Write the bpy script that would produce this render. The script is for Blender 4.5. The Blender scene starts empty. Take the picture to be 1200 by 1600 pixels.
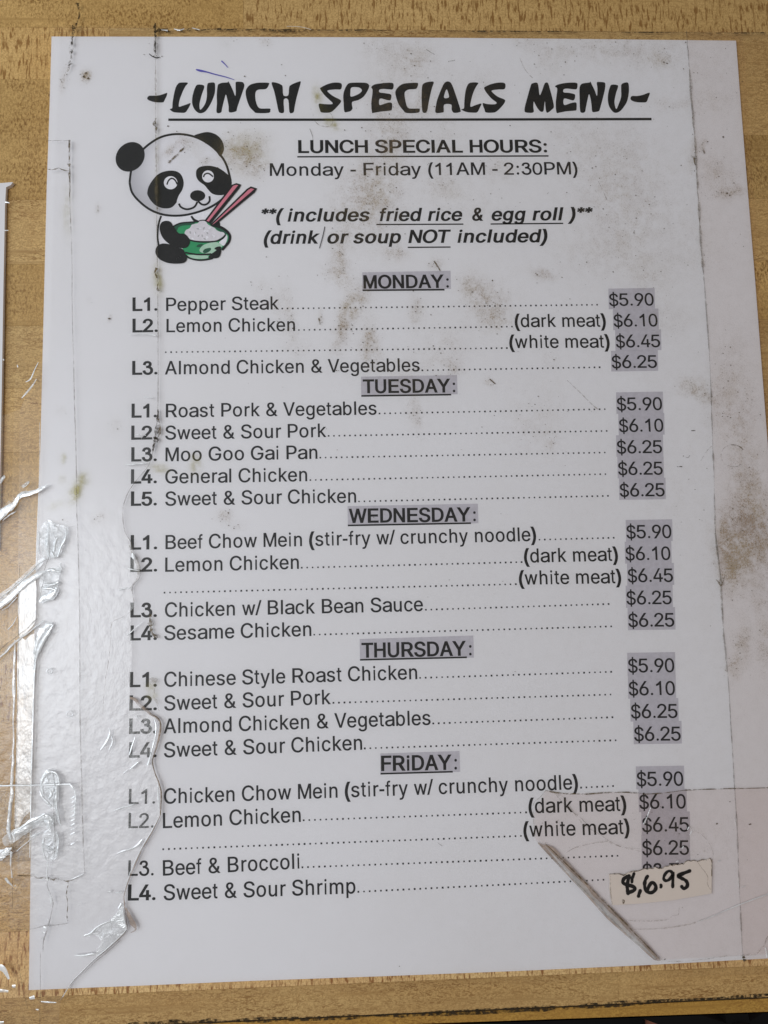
import bpy, math, random, json
from mathutils import Vector, Matrix, Euler, noise
random.seed(7)
sc = bpy.context.scene
C = sc.collection

# ------------------------------------------------------------------ camera
CAM = (1400.0, 0.1269, -0.0442, -0.0241, -0.0209, -0.0440, 0.2611)   # focal (px of a 1200x1600 frame), euler xyz, position
cd = bpy.data.cameras.new('camera'); cam = bpy.data.objects.new('camera', cd); C.objects.link(cam)
cam.location = CAM[4:7]; cam.rotation_euler = Euler(CAM[1:4], 'XYZ')
cd.sensor_fit = 'VERTICAL'; cd.sensor_height = 24.0; cd.lens = 24.0 * CAM[0] / 1600.0
cd.clip_start = 0.01; cd.clip_end = 50
sc.camera = cam

# ------------------------------------------------------------------ light
w = bpy.data.worlds.new('World'); sc.world = w; w.use_nodes = True
w.node_tree.nodes['Background'].inputs[0].default_value = (1.0, 0.93, 0.89, 1)
w.node_tree.nodes['Background'].inputs[1].default_value = 0.17
def area(name, loc, target, sx, sy, power, col):
    l = bpy.data.lights.new(name, 'AREA'); l.shape = 'RECTANGLE'; l.size = sx; l.size_y = sy
    l.energy = power; l.color = col
    o = bpy.data.objects.new(name, l); C.objects.link(o); o.location = loc
    o.rotation_euler = (Vector(target) - Vector(loc)).to_track_quat('-Z', 'Y').to_euler()
    return o
area('ceiling_lamp', (-0.385, -0.05, 0.9), (-0.385, -0.05, 0), 0.20, 0.28, 1.9, (1.0, 0.98, 0.95))
area('window_light', (-0.52, 0.02, 0.56), (0, -0.03, 0), 0.40, 0.6, 3.0, (0.84, 0.92, 1.0))
area('warm_bounce', (0.42, -0.25, 0.22), (0.1, -0.1, 0), 0.3, 0.3, 0.10, (1.0, 0.55, 0.45))
sc.view_settings.view_transform = 'Standard'; sc.view_settings.look = 'None'
sc.view_settings.exposure = 0.0; sc.view_settings.gamma = 1.0
sc.cycles.transparent_max_bounces = 48
sc.cycles.max_bounces = 8

# ------------------------------------------------------------------ measuring: a point seen in the photo -> the point of the plane at height z
RM = cam.rotation_euler.to_matrix(); CP = Vector(CAM[4:7]); F = CAM[0]
def P(x, y, z=0.0):
    d = RM @ Vector(((x - 600) / F, -(y - 800) / F, -1.0))
    t = (z - CP.z) / d.z
    p = CP + d * t
    return Vector((p.x, p.y, z))
def Q(X, Y, Z=0.0):
    d = RM.transposed() @ (Vector((X, Y, Z)) - CP)
    return 600 + F * d.x / -d.z, 800 - F * d.y / -d.z
def T(x0, y0, s, pts):                       # points read off an enlargement
    return [(x0 + a / s, y0 + b / s) for a, b in pts]

# ------------------------------------------------------------------ node helpers
class N:
    def __init__(s, name):
        s.m = bpy.data.materials.new(name); s.m.use_nodes = True
        s.t = s.m.node_tree; s.t.nodes.clear()
        s.out = s.t.nodes.new('ShaderNodeOutputMaterial')
    def n(s, typ, **kw):
        nd = s.t.nodes.new('ShaderNode' + typ)
        for k, v in kw.items():
            if k.startswith('_'): setattr(nd, k[1:], v)
        for k, v in kw.items():
            if k.startswith('_'): continue
            k = k.replace('__', ' ')
            i = nd.inputs[int(k[1:])] if k[0] == 'i' and k[1:].isdigit() else nd.inputs[k]
            if hasattr(v, 'node'): s.t.links.new(v, i)
            else: i.default_value = v
        return nd
    def tex(s, sx, sy, sz=1, detail=3, rough=0.5, dist=0.0, off=(0, 0, 0)):
        tc = s.n('TexCoord')
        mp = s.n('Mapping', Vector=tc.outputs['Object'], Scale=(sx, sy, sz), Location=off)
        return s.n('TexNoise', Vector=mp.outputs[0], Scale=1.0, Detail=detail, Roughness=rough, Distortion=dist).outputs['Fac']
    def ramp(s, v, a, b, lo=0.0, hi=1.0):
        return s.n('MapRange', Value=v, i1=a, i2=b, i3=lo, i4=hi).outputs[0]
    def math(s, op, a, b=0.0):
        return s.n('Math', _operation=op, i0=a, i1=b).outputs[0]
    def mixc(s, f, a, b):
        return s.n('Mix', _data_type='RGBA', i0=f, i6=a, i7=b).outputs[2]
    def mixs(s, f, a, b):
        m = s.n('MixShader'); 
        s.t.links.new(f, m.inputs[0]) if hasattr(f, 'node') else setattr(m.inputs[0], 'default_value', f)
        s.t.links.new(a, m.inputs[1]); s.t.links.new(b, m.inputs[2]); return m.outputs[0]
    def done(s, shader):
        s.t.links.new(shader, s.out.inputs[0]); return s.m

def c4(r, g, b): return (r, g, b, 1)
def ink(name, col, var=0.25, rough=0.6):
    k = N(name); f = k.ramp(k.tex(900, 900, 900, 4), 0.3, 0.7)
    c = k.mixc(f, c4(*col), c4(*[x * 1.12 + 0.005 for x in col]))
    return k.done(k.n('BsdfPrincipled', Base__Color=c, Roughness=rough).outputs[0])

M = {}
def mk_paper(name, col):
    k = N(name)
    f = k.ramp(k.tex(14, 14, 14, 5, 0.6), 0.3, 0.7)
    c = k.mixc(f, c4(*col), c4(col[0] * .965, col[1] * .96, col[2] * .95))
    b = k.n('Bump', Height=k.tex(2500, 2500, 2500, 2), Strength=0.12, Distance=0.0001)
    return k.done(k.n('BsdfPrincipled', Base__Color=c, Roughness=0.75, Normal=b.outputs[0]).outputs[0])
M['paper'] = mk_paper('white_paper', (0.785, 0.77, 0.79))
M['sticker'] = mk_paper('cream_label_paper', (0.77, 0.72, 0.66))
M['black'] = ink('black_print', (0.005, 0.005, 0.005))
M['soft_black'] = ink('thin_black_print', (0.008, 0.008, 0.010))
M['grey'] = ink('grey_highlight_print', (0.50, 0.475, 0.515))
M['panda_grey'] = ink('grey_tint_print', (0.42, 0.41, 0.42))
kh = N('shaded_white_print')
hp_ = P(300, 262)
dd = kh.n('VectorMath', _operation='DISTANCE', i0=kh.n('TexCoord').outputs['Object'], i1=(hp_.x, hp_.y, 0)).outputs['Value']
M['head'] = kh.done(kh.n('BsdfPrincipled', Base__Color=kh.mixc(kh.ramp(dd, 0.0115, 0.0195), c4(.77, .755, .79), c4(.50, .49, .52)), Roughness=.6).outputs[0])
M['white_print'] = ink('white_print', (0.77, 0.755, 0.79))
M['pink'] = ink('pink_print', (0.62, 0.20, 0.26))
M['green'] = ink('green_print', (0.03, 0.30, 0.12))
M['dark_green'] = ink('dark_green_print', (0.015, 0.09, 0.05))
M['pale_green'] = ink('pale_green_print', (0.42, 0.60, 0.47))
M['rice'] = ink('rice_tint_print', (0.66, 0.63, 0.66))
M['marker'] = ink('black_marker', (0.004, 0.004, 0.004), rough=0.4)
M['pen'] = ink('blue_pen', (0.10, 0.09, 0.42))

def mk_film(name, milky=0.02, rough=0.25, bump=0.25, bscale=(220, 220), stains=False, spec=1.0, tint=(1, 1, 1), ior=1.3, add=0.0, low=False):
    k = N(name)
    n1 = k.tex(bscale[0], bscale[1], 200, 5, 0.6)
    if low:      # badly stuck, mottled film with painted lamp sheen and haze, only towards the lower end
        sy_ = k.n('SeparateXYZ', Vector=k.n('TexCoord').outputs['Object']).outputs[1]
        lowf = k.math('MULTIPLY', k.ramp(sy_, P(150, 720).y, P(150, 960).y, 0.0, 1.0), k.ramp(sy_, P(150, 1480).y, P(150, 1330).y, 0.3, 1.0))
        bump = k.math('MULTIPLY', lowf, bump); milky = k.ramp(lowf, 0, 1, 0.004, milky); add = k.math('MULTIPLY', lowf, add)
    bm = k.n('Bump', Height=n1, Strength=bump, Distance=0.0015).outputs[0]
    tr = k.n('BsdfTransparent', Color=c4(*tint)).outputs[0]
    gl = k.n('BsdfGlossy', Color=c4(spec, spec, spec), Roughness=rough, Normal=bm).outputs[0]
    fr = k.math('ADD', k.n('Fresnel', IOR=ior, Normal=bm).outputs[0], add)
    base = tr
    dm = k.n('BsdfDiffuse', Color=c4(.8, .8, .8)).outputs[0]
    base = k.mixs(k.math('MULTIPLY', k.ramp(k.tex(120, 120, 120, 4), 0.25, 0.75, 0.4, 1.6), milky), base, dm)
    if stains:
        at = k.n('Attribute', _attribute_name='grime').outputs['Fac']
        ay = k.n('Attribute', _attribute_name='yellowing').outputs['Fac']
        coarse = k.ramp(k.tex(420, 360, 300, 6, 0.75), 0.38, 0.70)
        fine = k.ramp(k.tex(2300, 1700, 1500, 5, 0.75), 0.46, 0.66)
        wash = k.ramp(k.tex(160, 160, 160, 5, 0.6), 0.30, 0.75)
        a1 = k.math('MULTIPLY', at, k.math('ADD', k.math('MULTIPLY', coarse, k.math('ADD', k.math('MULTIPLY', fine, 0.78), 0.16)), k.math('MULTIPLY', wash, 0.15)))
        hue = k.ramp(k.tex(90, 90, 90, 2), 0.35, 0.65)
        br = k.n('BsdfDiffuse', Color=k.mixc(hue, c4(.42, .31, .155), c4(.38, .27, .165))).outputs[0]
        base = k.mixs(k.math('MINIMUM', a1, 0.58), base, br)
        a2 = k.math('MULTIPLY', ay, k.ramp(k.tex(500, 500, 500, 4), 0.35, 0.6, 0.15, 0.75))
        yl = k.n('BsdfDiffuse', Color=c4(.42, .36, .06)).outputs[0]
        base = k.mixs(k.math('MINIMUM', a2, 0.7), base, yl)
    return k.done(k.mixs(fr, base, gl))
M['cover'] = mk_film('worn_clear_cover', 0.002, 0.22, 0.05, stains=True, ior=1.14)
M['tape_wide'] = mk_film('clear_packing_tape', 0.04, 0.30, 0.28, (420, 360), ior=1.22, add=0.045, low=True)
M['tape'] = mk_film('clear_tape_film', 0.03, 0.30, 0.3, ior=1.2, add=0.01, low=True)
M['tape_warm'] = mk_film('warm_tinted_tape', 0.004, 0.25, 0.10, tint=(0.985, 0.965, 0.955), ior=1.14)  # tint also paints in the warm, darker light on the right side
M['tape_corner'] = mk_film('warm_tinted_corner_tape', 0.004, 0.25, 0.10, tint=(0.97, 0.938, 0.925), ior=1.14)  # tint holds the patch's warm tone plus the pinkish shade of this corner
M['gap'] = mk_film('lifted_glare_tape', 0.5, 0.28, 0.5, (90, 50), ior=1.4, add=0.085)  # white mix and raised reflectance stand in for lamp glare

def mk_crease(name, milky, rough, bump, bscale, spec=0.5):  # white mixed into the creased film stands in for highlights on the wrinkles
    k = N(name)
    n1 = k.tex(bscale[0], bscale[1], 300, 4, 0.6, 0.6)
    bm = k.n('Bump', Height=n1, Strength=bump, Distance=0.002).outputs[0]
    tr = k.n('BsdfTransparent', Color=c4(1, 1, 1)).outputs[0]
    gl = k.n('BsdfGlossy', Color=c4(.95, .97, 1), Roughness=rough, Normal=bm).outputs[0]
    df = k.n('BsdfDiffuse', Color=c4(.88, .9, .9)).outputs[0]
    a = k.ramp(k.tex(bscale[0] * 1.3, bscale[1] * 1.3, 300, 5, 0.65, 0.4, (3, 7, 0)), 0.36, 0.62, milky * 0.5, milky)
    s = k.mixs(a, tr, df)
    fr = k.math('MULTIPLY', k.ramp(n1, 0.35, 0.65, 0.12, 1.0), spec)
    return k.done(k.mixs(fr, s, gl))
M['crease'] = mk_crease('highlight_white_film', 0.8, 0.30, 0.30, (260, 420), 0.34)
M['crease_bright'] = mk_crease('lifted_film_fold', 1.0, 0.36, 0.22, (160, 160), 0.5)
M['crease_faint'] = mk_crease('faint_film_wrinkle', 0.45, 0.3, 0.4, (300, 300), 0.16)

def mk_grime(name, col, lo, hi, sx=900, sy=900, top=0.9):
    k = N(name)
    f = k.ramp(k.tex(sx, sy, 500, 4, 0.65), lo, hi, 0.0, top)
    tr = k.n('BsdfTransparent').outputs[0]
    c = k.mixc(k.ramp(k.tex(400, 400, 400, 3), 0.35, 0.65), c4(*col), c4(col[0] * .62, col[1] * .62, col[2] * .62))
    return k.done(k.mixs(f, tr, k.n('BsdfDiffuse', Color=c).outputs[0]))
M['grime'] = mk_grime('brown_grime', (.16, .115, .055), 0.36, 0.56)
M['grime_dark'] = mk_grime('dark_grime', (.055, .04, .025), 0.40, 0.58)
M['grime_soft'] = mk_grime('pale_brown_grime', (.26, .20, .12), 0.38, 0.68, top=0.45)
M['grime_line'] = mk_grime('thin_grey_grime', (.17, .145, .11), 0.28, 0.62, 500, 500, 0.55)
M['fold_brown'] = mk_grime('dirty_folded_film', (.50, .39, .32), 0.15, 0.55, 300, 300, 0.80)
M['yellow_stain'] = mk_grime('yellow_stain', (.40, .33, .08), 0.40, 0.66, 500, 500, 0.5)

def mk_wood(name, light, mid, dark, kind, seed):
    k = N(name)
    o = (seed * 3.1, seed * 1.7, 0)
    inf = k.n('ObjectInfo').outputs['Random']
    tone = k.ramp(k.tex(9, 26, 10, 4, 0.6, 0.3, o), 0.3, 0.7)
    c = k.mixc(tone, c4(*light), c4(*mid))
    lng = k.ramp(k.tex(5, 1900, 10, 4, 0.7, 0.15, (o[0] + 2, o[1] + 9, 0)), 0.54, 0.72, 0, 0.5)
    fine = k.ramp(k.tex(2600, 2000, 900, 3, 0.6), 0.45, 0.62, 0, 0.5)
    if kind == 'ray':          # quarter sawn: short dark dashes across the stave, fine lines along it
        d = k.ramp(k.tex(1150, 210, 50, 3, 0.6, 0.25, o), 0.50, 0.60)
        gate = k.ramp(k.tex(60, 260, 10, 4, 0.6, 0, (o[0] + 5, o[1], 0)), 0.26, 0.48)
        d = k.math('MULTIPLY', d, gate)
        ln = k.ramp(k.tex(14, 1500, 10, 3, 0.5, 0.0, o), 0.56, 0.70, 0, 0.40)
        d = k.math('MAXIMUM', k.math('MAXIMUM', k.math('MULTIPLY', d, 0.9), ln), fine)
    elif kind == 'speckle':    # flat sawn: dense little dark ticks
        d1 = k.ramp(k.tex(1500, 820, 300, 4, 0.65, 0.4, o), 0.45, 0.60)
        g = k.ramp(k.tex(50, 110, 10, 5, 0.65, 0, o), 0.3, 0.62, 0.25, 1.0)
        ln = k.ramp(k.tex(14, 520, 10, 4, 0.6, 0.2, o), 0.52, 0.70, 0, 0.55)
        d = k.math('MAXIMUM', k.math('MAXIMUM', k.math('MULTIPLY', k.math('MULTIPLY', d1, g), 0.88), ln), fine)
    else:                      # wavy: short dark ripples lying along the stave
        d1 = k.ramp(k.tex(620, 1900, 300, 4, 0.6, 1.3, o), 0.47, 0.58)
        g = k.ramp(k.tex(40, 110, 10, 5, 0.65, 0, o), 0.3, 0.62, 0.3, 1.0)
        ln = k.ramp(k.tex(22, 620, 10, 4, 0.55, 0.6, o), 0.53, 0.70, 0, 0.6)
        d = k.math('MAXIMUM', k.math('MAXIMUM', k.math('MULTIPLY', k.math('MULTIPLY', d1, g), 0.88), ln), fine)
    d = k.math('MAXIMUM', d, lng)
    c = k.mixc(d, c, c4(*dark))
    v = k.ramp(inf, 0, 1, 0.86, 1.1)
    hsv = k.n('HueSaturation', Value=v, Color=c)
    b = k.n('Bump', Height=d, Strength=0.15, Distance=0.0004, _invert=True)
    return k.done(k.n('BsdfPrincipled', Base__Color=hsv.outputs[0], Roughness=0.5, Specular__IOR__Level=0.3, Normal=b.outputs[0]).outputs[0])
L_, D_ = (.80, .53, .215), (.27, .125, .028)
M['wood_ray'] = mk_wood('quarter_sawn_maple', L_, (.66, .42, .155), D_, 'ray', 1)
M['wood_ray2'] = mk_wood('pale_quarter_sawn_maple', (.84, .61, .29), (.68, .43, .185), (.25, .095, .022), 'ray', 4)
M['wood_speckle'] = mk_wood('speckled_maple', (.72, .47, .18), (.50, .305, .10), (.20, .095, .02), 'speckle', 2)
M['wood_wavy'] = mk_wood('rippled_maple', (.78, .54, .23), (.56, .345, .13), (.25, .12, .032), 'wavy', 3)
M['wood_edge'] = mk_wood('amber_edge_wood', (.62, .38, .085), (.50, .27, .055), (.25, .11, .02), 'wavy', 5)

# ------------------------------------------------------------------ object helpers
def link(o, parent=None):
    C.objects.link(o)
    if parent is not None: o.parent = parent
    return o
def thing(name, label, cat, group=None):
    o = bpy.data.objects.new(name, None); o.empty_display_size = 0.02; link(o)
    o['label'] = label; o['category'] = cat
    if group: o['group'] = group
    return o
def mesh(name, verts, faces, mat, parent=None, smooth=False):
    me = bpy.data.meshes.new(name); me.from_pydata([tuple(v) for v in verts], [], faces); me.update()
    me.materials.append(mat)
    if smooth:
        for p in me.polygons: p.use_smooth = True
    return link(bpy.data.objects.new(name, me), parent)
def fill(name, contours, z, mat, parent=None, label=None):
    """flat filled shape with holes, contours in metres"""
    cu = bpy.data.curves.new(name, 'CURVE'); cu.dimensions = '2D'; cu.fill_mode = 'BOTH'
    for c in contours:
        s = cu.splines.new('POLY'); s.points.add(len(c) - 1)
        for i, p in enumerate(c): s.points[i].co = (p[0], p[1], 0, 1)
        s.use_cyclic_u = True
    t = bpy.data.objects.new(name, cu); C.objects.link(t)
    bpy.context.view_layer.update()
    me = bpy.data.meshes.new_from_object(t.evaluated_get(bpy.context.evaluated_depsgraph_get()))
    C.objects.unlink(t); bpy.data.objects.remove(t); bpy.data.curves.remove(cu)
    for v in me.vertices: v.co.z = z
    me.materials.clear(); me.materials.append(mat); me.name = name
    if me.polygons and me.polygons[0].normal.z < 0: me.flip_normals()
    o = link(bpy.data.objects.new(name, me), parent)
    if label: o['label'] = label
    return o
def smooth(pts, n=5, closed=True):
    out = []; m = len(pts)
    for i in range(m if closed else m - 1):
        g = (lambda k: pts[k % m]) if closed else (lambda k: pts[max(0, min(m - 1, k))])
        p0, p1, p2, p3 = g(i - 1), g(i), g(i + 1), g(i + 2)
        for j in range(n):
            t = j / n
            out.append(tuple(0.5 * (2 * p1[a] + (p2[a] - p0[a]) * t + (2 * p0[a] - 5 * p1[a] + 4 * p2[a] - p3[a]) * t * t + (3 * p1[a] - p0[a] - 3 * p2[a] + p3[a]) * t ** 3) for a in range(len(p1))))
    if not closed: out.append(tuple(pts[-1]))
    return out
def shape(name, loops, z, mat, parent=None, sm=4, label=None):
    cs = []
    for l in loops:
        l = smooth(l, sm) if sm else l
        cs.append([P(x, y, z) for x, y in l])
    return fill(name, cs, z, mat, parent, label)
def ellipse(cx, cy, rx, ry, a=0, n=40):
    a = math.radians(a)
    return [(cx + rx * math.cos(t) * math.cos(a) - ry * math.sin(t) * math.sin(a), cy + rx * math.cos(t) * math.sin(a) + ry * math.sin(t) * math.cos(a)) for t in [2 * math.pi * i / n for i in range(n)]]
def strip(name, pts, width, z, mat, parent=None, sm=4, jit=0.0, h=0.0, wj=0.0, label=None, step=3.0):
    """a line drawn or a ridge lying on the plane; width in photo px, h = ridge height in metres"""
    if not isinstance(width, (list, tuple)): width = [width] * len(pts)
    q = [(p[0], p[1], w_) for p, w_ in zip(pts, width)]
    q = smooth(q, sm, False) if sm else q
    if jit or wj:
        r = []
        for a, b in zip(q, q[1:]):
            L = math.hypot(b[0] - a[0], b[1] - a[1]); k = max(1, int(L / step))
            for j in range(k): r.append(tuple(a[i] + (b[i] - a[i]) * j / k for i in range(3)))
        r.append(q[-1])
        q = [(x + jit * noise.noise(Vector((x * .13, y * .13, 1.3))) * 2, y + jit * noise.noise(Vector((x * .13, y * .13, 9.3))) * 2,
              max(0.15 * ww, ww * (1 + wj * 2 * noise.noise(Vector((x * .22, y * .22, 5.1)))))) for x, y, ww in q]
    vs, fs = [], []
    prof = [(-1, 0), (-.5, .75), (0, 1), (.5, .75), (1, 0)] if h else [(-1, 0), (1, 0)]
    m = len(prof)
    for i, (x, y, ww) in enumerate(q):
        a, b = q[max(0, i - 1)], q[min(len(q) - 1, i + 1)]
        dx, dy = b[0] - a[0], b[1] - a[1]; L = math.hypot(dx, dy) or 1
        nx, ny = -dy / L, dx / L
        for s_, hh in prof:
            zz = z + hh * h * 0.28 * min(1, ww / max(width))
            vs.append(P(x + nx * s_ * ww / 2, y + ny * s_ * ww / 2, zz))
    for i in range(len(q) - 1):
        for j in range(m - 1):
            fs.append((i * m + j, (i + 1) * m + j, (i + 1) * m + j + 1, i * m + j + 1))
    o = mesh(name, vs, fs, mat, parent, smooth=bool(h))
    if len(o.data.polygons) and o.data.polygons[0].normal.z < 0: o.data.flip_normals()
    if label: o['label'] = label
    return o
def box(name, x0, x1, y0, y1, z0, z1, mat, parent=None, bev=0.0):
    b = bev
    vs = [(x0, y0, z0), (x1, y0, z0), (x1, y1, z0), (x0, y1, z0), (x0, y0, z1 - b), (x1, y0, z1 - b), (x1, y1, z1 - b), (x0, y1, z1 - b)]
    fs = [(3, 2, 1, 0), (0, 1, 5, 4), (1, 2, 6, 5), (2, 3, 7, 6), (3, 0, 4, 7)]
    if b:
        vs += [(x0 + b, y0 + b, z1), (x1 - b, y0 + b, z1), (x1 - b, y1 - b, z1), (x0 + b, y1 - b, z1)]
        fs += [(4, 5, 9, 8), (5, 6, 10, 9), (6, 7, 11, 10), (7, 4, 8, 11), (8, 9, 10, 11)]
    else: fs.append((4, 5, 6, 7))
    return mesh(name, vs, fs, mat, parent)
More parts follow.
